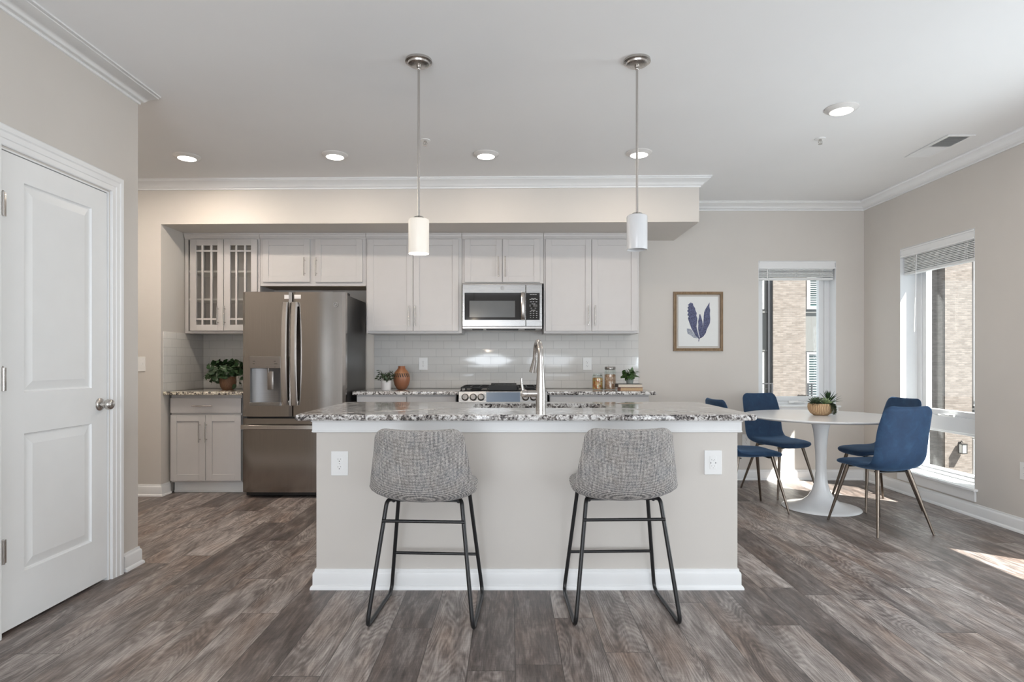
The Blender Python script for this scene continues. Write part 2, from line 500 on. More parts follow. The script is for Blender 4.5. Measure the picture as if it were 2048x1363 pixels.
# ------------------------------------------------------------------ mesh building
class MB:
    """collects shapes into one mesh"""

    def __init__(self):
        self.bm = bmesh.new()

    def add(self, verts, faces):
        vs = [self.bm.verts.new(v) for v in verts]
        for f in faces:
            try:
                self.bm.faces.new([vs[i] for i in f])
            except ValueError:
                pass
        return self

    def box(self, x0, x1, y0, y1, z0, z1, b=0.0, seg=2):
        if x1 < x0: x0, x1 = x1, x0
        if y1 < y0: y0, y1 = y1, y0
        if z1 < z0: z0, z1 = z1, z0
        vs = [(x, y, z) for x in (x0, x1) for y in (y0, y1) for z in (z0, z1)]
        fs = [(0, 1, 3, 2), (4, 6, 7, 5), (0, 4, 5, 1), (2, 3, 7, 6), (0, 2, 6, 4), (1, 5, 7, 3)]
        if b <= 0:
            return self.add(vs, fs)
        t = bmesh.new()
        q = [t.verts.new(v) for v in vs]
        for f in fs:
            t.faces.new([q[i] for i in f])
        b = min(b, 0.49 * min(x1 - x0, y1 - y0, z1 - z0))
        bmesh.ops.bevel(t, geom=t.edges[:], offset=b, segments=seg, affect='EDGES', profile=0.5)
        return self.merge(t)

    def merge(self, t, mat=None):
        mp = {}
        for v in t.verts:
            mp[v] = self.bm.verts.new(mat @ v.co if mat else v.co)
        for f in t.faces:
            try:
                self.bm.faces.new([mp[v] for v in f.verts])
            except ValueError:
                pass
        t.free()
        return self

    def loft(self, rings, cap=True, closed=False):
        n = len(rings[0])
        vs = [[self.bm.verts.new(p) for p in r] for r in rings]
        m = len(vs)
        for i in range(m if closed else m - 1):
            a, b = vs[i], vs[(i + 1) % m]
            for j in range(n):
                try:
                    self.bm.faces.new((a[j], a[(j + 1) % n], b[(j + 1) % n], b[j]))
                except ValueError:
                    pass
        if cap and not closed:
            self.bm.faces.new(list(reversed(vs[0])))
            self.bm.faces.new(vs[-1])
        return self

    def lathe(self, prof, c=(0, 0, 0), n=32, cap=True, rot=None):
        rings = []
        for r, z in prof:
            ring = []
            for k in range(n):
                a = 2 * PI * k / n
                p = Vector((max(r, 1e-5) * math.cos(a), max(r, 1e-5) * math.sin(a), z))
                if rot:
                    p = rot @ p
                ring.append(p + Vector(c))
            rings.append(ring)
        return self.loft(rings, cap)

    def cyl(self, p0, p1, r0, r1=None, n=20):
        return self.tube([p0, p1], [r0, r0 if r1 is None else r1], n)

    def tube(self, pts, r, n=12, closed=False, sx=1.0):
        pts = [Vector(p) for p in pts]
        m = len(pts)
        rr = r if isinstance(r, (list, tuple)) else [r] * m
        tang = []
        for i in range(m):
            if closed:
                d = pts[(i + 1) % m] - pts[i - 1]
            elif i == 0:
                d = pts[1] - pts[0]
            elif i == m - 1:
                d = pts[-1] - pts[-2]
            else:
                d = (pts[i + 1] - pts[i]).normalized() + (pts[i] - pts[i - 1]).normalized()
            tang.append(d.normalized())
        ref = Vector((0, 0, 1)) if abs(tang[0].z) < 0.9 else Vector((1, 0, 0))
        u = (ref - tang[0] * ref.dot(tang[0])).normalized()
        rings = []
        for i in range(m):
            if i:
                u = (u - tang[i] * u.dot(tang[i])).normalized()
            w = tang[i].cross(u)
            rings.append([pts[i] + (u * math.cos(2 * PI * k / n) * sx + w * math.sin(2 * PI * k / n)) * rr[i] for k in range(n)])
        return self.loft(rings, True, closed)

    def sweep(self, path, N, prof, side=1, closed=False):
        """profile points (a, b): a along the in-plane normal, b along N; corners mitred"""
        N = Vector(N)
        path = [Vector(p) for p in path]
        m = len(path)
        nr = []
        for i in range(m if closed else m - 1):
            d = (path[(i + 1) % m] - path[i]).normalized()
            nr.append(N.cross(d) * side)
        rings = []
        for i in range(m):
            if closed:
                a, b = nr[i - 1], nr[i]
            else:
                a, b = nr[max(0, i - 1)], nr[min(m - 2, i)]
            mt = (a + b) / (1 + a.dot(b))
            rings.append([path[i] + mt * p + N * q for p, q in prof])
        return self.loft(rings, True, closed)

    def prism(self, poly, axis, a0, a1):
        def P(u, v, w):
            return {'x': (w, u, v), 'y': (u, w, v), 'z': (u, v, w)}[axis]
        return self.loft([[P(u, v, a0) for u, v in poly], [P(u, v, a1) for u, v in poly]])

    def sphere(self, c, r, n=20, sz=1.0):
        prof = [(r * math.sin(PI * i / 12), -r * sz * math.cos(PI * i / 12)) for i in range(13)]
        return self.lathe(prof, c, n, cap=False)

    def leaf(self, base, d, up, length, width, bend=0.3, fold=0.15, tip=1.6):
        d = Vector(d).normalized()
        up = Vector(up)
        up = (up - d * up.dot(d))
        up = up.normalized() if up.length > 1e-4 else d.orthogonal().normalized()
        s = d.cross(up)
        rows = 5
        vs, fs = [], []
        for i in range(rows + 1):
            t = i / rows
            w = width * 0.5 * (math.sin(PI * min(1, t ** (1 / tip) if tip > 1 else t)) * 0.94 + 0.06 * (1 - t))
            c = Vector(base) + d * (length * t * (1 - 0.15 * bend * t)) - up * (bend * length * t * t)
            vs += [c - s * w + up * (fold * w), c, c + s * w + up * (fold * w)]
        for i in range(rows):
            a = i * 3
            fs += [(a, a + 1, a + 4, a + 3), (a + 1, a + 2, a + 5, a + 4)]
        return self.add(vs, fs)

    def build(self, name, mat, parent=None, smooth=True, angle=35):
        off = Vector((0, 0, 0))
        p = parent
        while p is not None:
            off += p.location
            p = p.parent
        bm = self.bm
        if off.length > 0:
            bmesh.ops.translate(bm, verts=bm.verts[:], vec=-off)
        bmesh.ops.recalc_face_normals(bm, faces=bm.faces[:])
        me = bpy.data.meshes.new(name)
        bm.to_mesh(me)
        bm.free()
        me.materials.append(M[mat] if isinstance(mat, str) else mat)
        if smooth:
            me.polygons.foreach_set('use_smooth', [True] * len(me.polygons))
            me.set_sharp_from_angle(angle=math.radians(angle))
        o = bpy.data.objects.new(name, me)
        COL.objects.link(o)
        if parent is not None:
            o.parent = parent
        return o


def tag(o, label, cat, group=None):
    o['label'] = label
    o['category'] = cat
    if group:
        o['group'] = group
    return o


def thing(name, label, cat, loc=(0, 0, 0), group=None):
    o = bpy.data.objects.new(name, None)
    o.empty_display_size = 0.1
    COL.objects.link(o)
    o.location = loc
    return tag(o, label, cat, group)


def struct(o):
    o['kind'] = 'structure'
    return o


def struct_root(name, loc):
    o = bpy.data.objects.new(name, None)
    COL.objects.link(o)
    o.location = loc
    return struct(o)


def kids(o):
    return [c for c in bpy.data.objects if c.parent == o]


def dup(root, loc, rotz, label=None):
    r = root.copy()
    COL.objects.link(r)
    r.location = loc
    r.rotation_euler = (0, 0, rotz)
    if label:
        r['label'] = label
    for ch in kids(root):
        c = ch.copy()
        COL.objects.link(c)
        c.parent = r
        for g in kids(ch):
            d = g.copy()
            COL.objects.link(d)
            d.parent = c
    return r


def fillet(pts, r, n=6):
    pts = [Vector(p) for p in pts]
    out = [pts[0]]
    for i in range(1, len(pts) - 1):
        a, b, c = pts[i - 1], pts[i], pts[i + 1]
        d1, d2 = (a - b).normalized(), (c - b).normalized()
        ang = d1.angle(d2)
        k = min(r / math.tan(ang / 2), 0.45 * (a - b).length, 0.45 * (c - b).length)
        p, q = b + d1 * k, b + d2 * k
        for j in range(n + 1):
            t = j / n
            out.append(p * (1 - t) ** 2 + b * 2 * t * (1 - t) + q * t * t)
    out.append(pts[-1])
    return out


def arc_pts(fn, n):
    return [fn(i / n) for i in range(n + 1)]


def X_at(px, Y):
    return (px - VPX) / F_PX * Y


def Z_at(py, Y):
    return CAM_H - (py - VPY) / F_PX * Y


# ------------------------------------------------------------------ the setting
CEIL = 2.745
YB = 5.95          # back wall
XR = 3.51          # right wall
XL = -2.158        # pantry wall
YP = 3.48          # end of the pantry wall
NICHE = -3.045     # left side of the kitchen niche
YSL, YSR = 5.235, 5.145   # soffit face, left and right ends
SOF_R, SOF_Z = 1.622, 2.370
YREAR = -3.0
HALL = -4.5

struct(MB().box(HALL - 0.2, XR + 0.24, YREAR - 0.2, YB + 0.22, -0.12, 0.0).build('floor', 'floor'))
struct(MB().box(HALL - 0.2, XR + 0.24, YREAR - 0.2, YB + 0.22, CEIL, CEIL + 0.15).build('ceiling', 'ceiling'))

WB = (2.464, 3.233, 0.720, 2.172)      # back window x0 x1 z0 z1
WR = (4.53, 5.40, 0.194, 2.183)        # right window y0 y1 z0 z1
WN = (2.02, 3.185, 0.194, 1.785)         # nearer right window, outside the picture
WY0, WY1 = YB, YB + 0.22
mb = MB()
mb.box(HALL - 0.2, WB[0], WY0, WY1, 0, CEIL).box(WB[1], XR + 0.24, WY0, WY1, 0, CEIL)
mb.box(WB[0], WB[1], WY0, WY1, 0, WB[2]).box(WB[0], WB[1], WY0, WY1, WB[3], CEIL)
struct(mb.build('wall_back', 'wall'))
mb = MB()
XO = XR + 0.24
mb.box(XR, XO, WR[1], YB, 0, CEIL).box(XR, XO, WR[0], WR[1], 0, WR[2]).box(XR, XO, WR[0], WR[1], WR[3], CEIL)
mb.box(XR, XO, WN[1], WR[0], 0, CEIL).box(XR, XO, WN[0], WN[1], 0, WN[2]).box(XR, XO, WN[0], WN[1], WN[3], CEIL)
mb.box(XR, XO, YREAR - 0.2, WN[0], 0, CEIL)
struct(mb.build('wall_right', 'wall'))
# rear wall, behind the viewer, its two big windows added to bring in fill light
mb = MB()
RW = [(-2.0, 0.25), (0.95, 3.2)]
xs = [HALL - 0.2, RW[0][0], RW[0][1], RW[1][0], RW[1][1], XR]
for i in (0, 2, 4):
    mb.box(xs[i], xs[i + 1], YREAR - 0.2, YREAR, 0, CEIL)
for a, b in RW:
    mb.box(a, b, YREAR - 0.2, YREAR, 0, 0.30).box(a, b, YREAR - 0.2, YREAR, 2.12, CEIL)
struct(mb.build('wall_rear', 'wall'))
# pantry wall with the door opening
DY0, DY1, DZ = 2.541, 3.231, 2.085
mb = MB()
mb.box(XL - 0.12, XL, YREAR, DY0, 0, CEIL).box(XL - 0.12, XL, DY0, DY1, DZ, CEIL).box(XL - 0.12, XL, DY1, YP, 0, CEIL)
mb.box(HALL, XL - 0.12, YP - 0.12, YP, 0, CEIL)
struct(mb.build('wall_left', 'wall'))
struct(MB().box(HALL - 0.2, HALL, YREAR, YB, 0, CEIL).build('wall_hall', 'wall'))


def soff_y(x):
    return YSL + (x - NICHE) * (YSR - YSL) / (SOF_R - NICHE)


# stub wall left of the kitchen, and the dropped beam above the cabinets
struct(MB().prism([(HALL, soff_y(HALL)), (NICHE, YSL), (NICHE, YB), (HALL, YB)], 'z', 0, CEIL).build('wall_stub', 'wall'))
struct(MB().prism([(NICHE, YSL), (SOF_R, YSR), (SOF_R, YB), (NICHE, YB)], 'z', SOF_Z, CEIL).build('wall_soffit', 'wall'))

CROWN = [(0, 0), (0.085, 0), (0.085, -0.008), (0.078, -0.012), (0.076, -0.020), (0.060, -0.027), (0.042, -0.040), (0.028, -0.056), (0.020, -0.066), (0.010, -0.068), (0.010, -0.080), (0, -0.080)]
mb = MB()
mb.sweep([(XR, YREAR, CEIL), (XR, YB, CEIL), (SOF_R, YB, CEIL), (SOF_R, YSR, CEIL), (HALL, soff_y(HALL), CEIL)], (0, 0, 1), CROWN)
struct(mb.build('trim_1', 'trim', angle=50))
mb = MB()
mb.sweep([(HALL, YP, CEIL), (XL, YP, CEIL), (XL, YREAR, CEIL)], (0, 0, 1), CROWN)
struct(mb.build('trim_2', 'trim', angle=50))

BASE = [(0, 0), (0.026, 0), (0.026, 0.008), (0.022, 0.017), (0.015, 0.021), (0.015, 0.078), (0.012, 0.086), (0.0075, 0.090), (0.006, 0.102), (0, 0.102)]
EPS = 0.0005


def baseboard(name, path, closed=False):
    mb = MB()
    mb.sweep([(x, y, 0.0) for x, y in path], (0, 0, 1), BASE, 1, closed)
    return struct(mb.build(name, 'trim', angle=40))


baseboard('baseboard_right', [(XR, YREAR), (XR, YB), (1.31, YB)])
baseboard('baseboard_stub', [(NICHE, 5.36), (NICHE, YSL), (HALL, soff_y(HALL))])
CAS_W = 0.094
baseboard('baseboard_left', [(HALL, YP), (XL, YP), (XL, DY1 + CAS_W + 0.016)])
baseboard('baseboard_left_near', [(XL, DY0 - CAS_W - 0.016), (XL, YREAR)])

# backsplash tiles
TZ0, TZ1 = 0.9095, 1.437
struct(MB().box(-1.344, 1.272, YB - 0.008, YB - 0.0005, TZ0, TZ1 + 0.03, 0.001).build('wall_backsplash', 'tile'))
struct(MB().box(NICHE + 0.008, -2.30, YB - 0.008, YB - 0.0005, TZ0, TZ1, 0.001).build('wall_backsplash_nook', 'tile'))
mb = MB().box(NICHE + 0.0005, NICHE + 0.008, 5.262, YB - 0.0005, TZ0, TZ1, 0.001)
struct(mb.build('wall_backsplash_side', 'tile_side'))

# ---- pantry door
door = struct_root('door_1', (XL, (DY0 + DY1) / 2, 0))
LX = XL - 0.006          # face of the leaf
D0, D1, DB, DT = 2.551, 3.221, 0.016, 2.075


def ring_panel(mb, y0, y1, z0, z1, steps, fx):
    """moulded panel in an x-facing leaf; steps (inset, depth)"""
    rings = []
    for s, d in steps:
        x = fx + d
        rings.append([(x, y0 + s, z0 + s), (x, y1 - s, z0 + s), (x, y1 - s, z1 - s), (x, y0 + s, z1 - s)])
    vs = [[mb.bm.verts.new(p) for p in r] for r in rings]
    for i in range(len(vs) - 1):
        for j in range(4):
            mb.bm.faces.new((vs[i][j], vs[i][(j + 1) % 4], vs[i + 1][(j + 1) % 4], vs[i + 1][j]))
    mb.bm.faces.new(vs[-1])


mb = MB()
PY0, PY1 = 2.672, 3.105
P1, P2 = (1.036, 1.967), (0.242, 0.853)
for z0, z1 in ((DB, P2[0]), (P2[1], P1[0]), (P1[1], DT)):
    mb.box(LX - 0.035, LX, PY0, PY1, z0, z1)
mb.box(LX - 0.035, LX, D0, PY0, DB, DT).box(LX - 0.035, LX, PY1, D1, DB, DT)
for z0, z1 in (P1, P2):
    ring_panel(mb, PY0, PY1, z0, z1, [(0, 0), (0.004, -0.009), (0.010, -0.011), (0.016, -0.010), (0.050, -0.002), (0.052, -0.002)], LX)
    mb.box(LX - 0.035, LX - 0.02, PY0, PY1, z0, z1)
leaf = mb.build('door_leaf', 'door', door, smooth=False)
mb = MB()
mb.box(XL - 0.12, XL - 0.0005, DY0, D0 - 0.003, 0, DZ).box(XL - 0.12, XL - 0.0005, D1 + 0.003, DY1, 0, DZ).box(XL - 0.12, XL - 0.0005, D0 - 0.003, D1 + 0.003, DT + 0.003, DZ)
mb.box(XL - 0.065, XL - 0.044, D0 - 0.003, D1 + 0.003, DT - 0.012, DT + 0.003).box(XL - 0.065, XL - 0.044, D1 - 0.012, D1 + 0.003, 0.0, DT)
mb.build('door_jamb', 'trim', door, smooth=False)
CASING = [(0.006, 0), (0.006, 0.010), (0.010, 0.013), (0.034, 0.013), (0.038, 0.016), (0.062, 0.017), (0.068, 0.021), (0.088, 0.022), (CAS_W, 0.018), (CAS_W, 0)]
mb = MB()
mb.sweep([(XL, DY0, 0), (XL, DY0, DZ), (XL, DY1, DZ), (XL, DY1, 0)], (1, 0, 0), CASING, 1)
cs = mb.build('door_casing', 'trim', door, smooth=False)
for z in (1.845, 1.098, 0.362):
    mb = MB()
    mb.cyl((XL + 0.004, D0 - 0.002, z - 0.05), (XL + 0.004, D0 - 0.002, z + 0.05), 0.0075, n=14)
    mb.cyl((XL + 0.004, D0 - 0.002, z + 0.05), (XL + 0.004, D0 - 0.002, z + 0.056), 0.005, 0.003, n=12)
    mb.box(XL - 0.004, XL - 0.001, D0, D0 + 0.022, z - 0.05, z + 0.05, 0.0008)
    mb.build('hinge', 'nickel', door)
RX = Matrix.Rotation(PI / 2, 3, 'Y')
mb = MB()
mb.lathe([(0.0, 0.0), (0.033, 0.0), (0.034, 0.004), (0.030, 0.009), (0.014, 0.012), (0.012, 0.03), (0.018, 0.034), (0.026, 0.040), (0.0285, 0.052), (0.026, 0.063), (0.017, 0.070), (0.0, 0.072)], (LX, 3.163, 0.948), 28, True, RX)
mb.build('door_knob', 'nickel', door, angle=50)


# ---- windows
def window(name, axis, a0, a1, z0, z1, w, d0, d1, rail=None, crank=False, sill=True):
    """axis 'y': window in the back wall (a = x), axis 'x': window in the right wall (a = y).
    w: room-side wall face; d0..d1: frame depth range"""
    def bx(mb, p0, p1, q0, q1, r0, r1, b=0.003):
        if axis == 'y':
            mb.box(p0, p1, q0, q1, r0, r1, b)
        else:
            mb.box(q0, q1, p0, p1, r0, r1, b)
    root = struct_root(name, (((a0 + a1) / 2, w, z0) if axis == 'y' else (w, (a0 + a1) / 2, z0)))
    fw, sw = 0.050, 0.048
    zb = z0 + 0.03 if sill else z0
    mb = MB()
    bx(mb, a0, a0 + fw, d0, d1, z0, z1)
    bx(mb, a1 - fw, a1, d0, d1, z0, z1)
    bx(mb, a0 + fw, a1 - fw, d0, d1, z1 - fw, z1)
    bx(mb, a0 + fw, a1 - fw, d0, d1, z0, z0 + fw)
    if rail:
        bx(mb, a0 + fw, a1 - fw, d0 - 0.006, d1, rail[0], rail[1] - 0.05)
    mb.build('window_frame', 'vinyl', root, smooth=False)
    spans = [(z0 + fw, z1 - fw)] if not rail else [(rail[1] - 0.05, z1 - fw), (z0 + fw, rail[0])]
    for i, (s0, s1) in enumerate(spans):
        k = sw if i == 0 else 0.02
        mb = MB()
        m0, m1 = d0 + 0.012, d1 - 0.012
        bx(mb, a0 + fw, a0 + fw + k, m0, m1, s0, s1)
        bx(mb, a1 - fw - k, a1 - fw, m0, m1, s0, s1)
        bx(mb, a0 + fw + k, a1 - fw - k, m0, m1, s1 - k, s1)
        bx(mb, a0 + fw + k, a1 - fw - k, m0, m1, s0, s0 + k)
        sash = mb.build('sash', 'vinyl', root, smooth=False)
        mb = MB()
        mid = (m0 + m1) / 2
        bx(mb, a0 + fw + k - 0.004, a1 - fw - k + 0.004, mid - 0.003, mid + 0.003, s0 + k - 0.004, s1 - k + 0.004, 0)
        mb.build('pane', 'glass', sash, smooth=False)
    if crank:
        zc = (rail[0] + rail[1]) / 2 + 0.045 if rail else z0 + 0.045
        ac = a0 + 0.52 * (a1 - a0)
        s = -1
        mb = MB()
        bx(mb, ac - 0.05, ac + 0.05, d0 - 0.022, d0 - 0.001, zc - 0.014, zc + 0.012, 0.006)
        if axis == 'y':
            mb.tube([(ac, d0 - 0.02, zc), (ac + 0.03, d0 - 0.034, zc + 0.006), (ac + 0.10, d0 - 0.03, zc - 0.004)], [0.007, 0.006, 0.005])
            mb.sphere((ac + 0.105, d0 - 0.03, zc - 0.004), 0.009, 12)
        else:
            mb.tube([(d0 - 0.02, ac, zc), (d0 - 0.034, ac + 0.03, zc + 0.006), (d0 - 0.03, ac + 0.10, zc - 0.004)], [0.007, 0.006, 0.005])
            mb.sphere((d0 - 0.03, ac + 0.105, zc - 0.004), 0.009, 12)
        mb.build('crank_handle', 'white_plastic', root)
    if sill:
        mb = MB()
        bx(mb, a0 + 0.001, a1 - 0.001, w + 0.001, d0, z0 + 0.001, z0 + 0.02, 0.002)
        bx(mb, a0 - 0.035, a1 + 0.035, w - 0.035, w - 0.001, z0, z0 + 0.02, 0.005)
        mb.build('window_stool', 'trim', root, smooth=False)
        mb = MB()
        bx(mb, a0 - 0.018, a1 + 0.018, w - 0.016, w - 0.001, z0 - 0.078, z0 - 0.001, 0.003)
        mb.build('apron', 'trim', root, smooth=False)
    # painted drywall return lining the opening
    mb = MB()
    bx(mb, a0, a0 + 0.004, w, d0, z0 + 0.02, z1, 0)
    bx(mb, a1 - 0.004, a1, w, d0, z0 + 0.02, z1, 0)
    bx(mb, a0, a1, w, d0, z1 - 0.004, z1, 0)
    mb.build('jamb', 'vinyl', root, smooth=False)
    return root


window('window_1', 'y', WB[0], WB[1], WB[2], WB[3], YB, YB + 0.125, YB + 0.205, None, True)
window('window_2', 'x', WR[0], WR[1], WR[2], WR[3], XR, XR + 0.155, XR + 0.23, (0.595, 0.765), True)
window('window_3', 'x', WN[0], WN[1], WN[2], WN[3], XR, XR + 0.155, XR + 0.23, None, False)
for i, (a, b) in enumerate(RW):
    r = struct_root('window_%d' % (4 + i), ((a + b) / 2, YREAR, 0.30))
    mb = MB()
    for x0, x1, z0, z1 in ((a, a + 0.06, 0.30, 2.12), (b - 0.06, b, 0.30, 2.12), (a + 0.06, b - 0.06, 0.30, 0.36), (a + 0.06, b - 0.06, 2.06, 2.12), ((a + b) / 2 - 0.04, (a + b) / 2 + 0.04, 0.36, 2.06)):
        mb.box(x0, x1, YREAR - 0.14, YREAR - 0.07, z0, z1, 0.004)
    mb.build('window_frame', 'vinyl', r, smooth=False)


# ---- blinds
def blind(label, axis, a0, a1, zt, w, zbot, wand_a, wand_len):
    def bx(mb, p0, p1, q0, q1, r0, r1, b=0.001):
        if axis == 'y':
            mb.box(p0, p1, q0, q1, r0, r1, b)
        else:
            mb.box(q0, q1, p0, p1, r0, r1, b)
    root = thing('window_blind', label, 'blind', ((((a0 + a1) / 2), w, zt) if axis == 'y' else (w, (a0 + a1) / 2, zt)), 'raised window blinds')
    a0, a1 = a0 + 0.006, a1 - 0.006
    mb = MB()
    bx(mb, a0, a1, w + 0.004, w + 0.022, zt - 0.080, zt - 0.005, 0.004)
    bx(mb, a0, a1, w - 0.004, w + 0.004, zt - 0.022, zt - 0.006, 0.003)
    bx(mb, a0, a1, w - 0.002, w + 0.004, zt - 0.080, zt - 0.064, 0.003)
    mb.build('valance', 'trim', root, smooth=False)
    mb = MB()
    bx(mb, a0 + 0.008, a1 - 0.008, w + 0.024, w + 0.080, zt - 0.055, zt - 0.006, 0.003)
    mb.build('headrail', 'blind', root, smooth=False)
    zz = zt - 0.062
    n = int((zz - zbot - 0.03) / 0.0125)
    mb = MB()
    for i in range(n):
        z = zz - (i + 0.5) * (zz - zbot - 0.028) / n
        j = rnd.uniform(-0.002, 0.002)
        bx(mb, a0 + 0.010, a1 - 0.010, w + 0.027 + j * 2, w + 0.076 + j, z - 0.0044, z + 0.0044, 0.0018)
    mb.build('slat_stack', 'blind', root, smooth=False)
    mb = MB()
    bx(mb, a0 + 0.010, a1 - 0.010, w + 0.024, w + 0.078, zbot, zbot + 0.022, 0.003)
    mb.build('bottom_rail', 'blind', root, smooth=False)
    for t in (0.13, 0.5, 0.83):
        mb = MB()
        a = a0 + (a1 - a0) * t
        for s in (-0.011, 0.011):
            bx(mb, a + s - 0.0010, a + s + 0.0010, w + 0.0215, w + 0.0235, zbot + 0.004, zz, 0)
        mb.build('ladder_cord', 'white_plastic', root, smooth=False)
    mb = MB()
    if axis == 'y':
        mb.cyl((wand_a, w + 0.016, zt - 0.082), (wand_a - 0.004, w + 0.014, zt - wand_len), 0.0035, n=10)
    else:
        mb.cyl((w + 0.016, wand_a, zt - 0.082), (w + 0.010, wand_a + 0.02, zt - wand_len), 0.0035, n=10)
        mb.cyl((w + 0.010, wand_a + 0.02, zt - wand_len), (w + 0.010, wand_a + 0.02, zt - wand_len - 0.05), 0.005, n=10)
    mb.build('tilt_wand', 'white_plastic', root)
    return root


blind('raised grey-white slatted blind at the top of the back wall window', 'y', WB[0], WB[1], WB[3], YB, 1.985, 2.562, 0.19)
blind('raised grey-white slatted blind at the top of the right wall window', 'x', WR[0], WR[1], WR[3], XR, 1.945, 5.205, 0.70)


# ------------------------------------------------------------------ cabinets
def bar_pull(p, length, axis, parent, out=0.030, r=0.0052, mat='nickel'):
    """bar pull centred at p (on the door face, facing -Y)"""
    mb = MB()
    x, y, z = p
    yb = y - out
    h = length / 2
    k = h * 0.72
    if axis == 'z':
        mb.cyl((x, yb, z - h), (x, yb, z + h), r, n=12)
        for s in (-k, k):
            mb.cyl((x, y, z + s), (x, yb, z + s), r * 0.85, n=10)
    else:
        mb.cyl((x - h, yb, z), (x + h, yb, z), r, n=12)
        for s in (-k, k):
            mb.cyl((x + s, y, z), (x + s, yb, z), r * 0.85, n=10)
    return mb.build('handle', mat, parent)


def shaker(parent, x0, x1, z0, z1, yf, name='door', stile=0.056, th=0.019, flat=False):
    mb = MB()
    if flat:
        mb.box(x0, x1, yf, yf + th, z0, z1, 0.0025)
    else:
        mb.box(x0, x0 + stile, yf, yf + th, z0, z1, 0.0018)
        mb.box(x1 - stile, x1, yf, yf + th, z0, z1, 0.0018)
        mb.box(x0 + stile, x1 - stile, yf, yf + th, z0, z0 + stile, 0.0018)
        mb.box(x0 + stile, x1 - stile, yf, yf + th, z1 - stile, z1, 0.0018)
        mb.box(x0 + stile - 0.004, x1 - stile + 0.004, yf + 0.008, yf + th - 0.002, z0 + stile - 0.004, z1 - stile + 0.004)
    return mb.build(name, 'cabinet', parent, smooth=False)


YUF = 5.605           # face of the upper boxes
YUD = 5.585           # face of their doors
UX = lambda px: X_at(px, YUD)
UZ = lambda py: Z_at(py, YUD)
UTOP = SOF_Z - 0.002


def upper(label, x0, x1, zb, doors, hz, hl=0.19):
    root = thing('upper_cabinet', label, 'cabinet', ((x0 + x1) / 2, YUF, zb), 'white upper kitchen cabinets')
    mb = MB().box(x0, x1, YUF, YB - 0.010, zb, UTOP, 0.0015)
    mb.build('body', 'cabinet', root, smooth=False)
    mb = MB().box(x0 + 0.02, x1 - 0.02, YUF + 0.02, YB - 0.03, zb - 0.0035, zb - 0.0005)
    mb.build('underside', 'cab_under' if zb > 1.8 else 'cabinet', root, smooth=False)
    mb = MB()
    mb.sweep([(x0 + 0.0005, YUF, UTOP), (x1 - 0.0005, YUF, UTOP)], (0, 0, 1), [(0.0, 0), (0.030, 0), (0.030, -0.008), (0.022, -0.014), (0.018, -0.030), (0.010, -0.040), (0.006, -0.050), (0, -0.050)], -1)
    mb.build('cornice', 'cabinet', root, smooth=False)
    for (d0, d1, z0, z1, hx) in doors:
        d = shaker(root, d0, d1, z0, z1, YUD)
        bar_pull((hx, YUD, hz), hl, 'z', d)
    return root


DT2 = UZ(478)
upper('white two-door upper cabinet above the refrigerator', UX(518.7), UX(731.3), UZ(571),
      [(UX(525), UX(619.5), UZ(563.6), DT2, UX(610)), (UX(630), UX(724.5), UZ(563.6), DT2, UX(633.5))], UZ(533.5), 0.17)
upper('tall white two-door upper cabinet between refrigerator and microwave', UX(731.7), UX(923.3), UZ(666),
      [(UX(735), UX(825.6), UZ(661.5), DT2, UX(818.5)), (UX(826.6), UX(917), UZ(661.5), DT2, UX(831))], UZ(631.5))
upper('short white two-door upper cabinet directly above the microwave', UX(923.7), UX(1087.3), UZ(566),
      [(UX(929), UX(1004.3), UZ(563.8), DT2, UX(997)), (UX(1005.3), UX(1080), UZ(563.8), DT2, UX(1010.5))], UZ(533.5))
upper('tall white two-door upper cabinet right of the microwave above jars', UX(1087.7), UX(1279), UZ(666),
      [(UX(1091.5), UX(1183), UZ(661.5), DT2, UX(1177)), (UX(1184), UX(1275), UZ(661.5), DT2, UX(1190))], UZ(631))

# glass-door cabinet, hollow
gx0, gx1, gz = NICHE + 0.0095, UX(518.3), UZ(666)
root = thing('upper_cabinet', 'white upper cabinet with mullioned glass doors in the left corner', 'cabinet', ((gx0 + gx1) / 2, YUF, gz), 'white upper kitchen cabinets')
mb = MB()
mb.box(gx0, gx0 + 0.03, YUF, YB - 0.010, gz, UTOP).box(gx1 - 0.018, gx1, YUF, YB - 0.010, gz, UTOP)
mb.box(gx0 + 0.03, gx1 - 0.018, YUF, YB - 0.010, gz, gz + 0.02).box(gx0 + 0.03, gx1 - 0.018, YUF, YB - 0.010, UTOP - 0.06, UTOP)
mb.box(gx0 + 0.03, gx1 - 0.018, YB - 0.02, YB - 0.010, gz + 0.02, UTOP - 0.06)
mb.build('body', 'cabinet', root, smooth=False)
for py in (545, 600):
    z = Z_at(py, 5.70)
    MB().box(gx0 + 0.031, gx1 - 0.019, YUF + 0.02, YB - 0.021, z - 0.009, z + 0.009, 0.001).build('shelf', 'cab_in', root, smooth=False)
mb = MB()
mb.sweep([(gx0 + 0.0005, YUF, UTOP), (gx1 - 0.0005, YUF, UTOP)], (0, 0, 1), [(0.0, 0), (0.030, 0), (0.030, -0.008), (0.022, -0.014), (0.018, -0.030), (0.010, -0.040), (0.006, -0.050), (0, -0.050)], -1)
mb.build('cornice', 'cabinet', root, smooth=False)
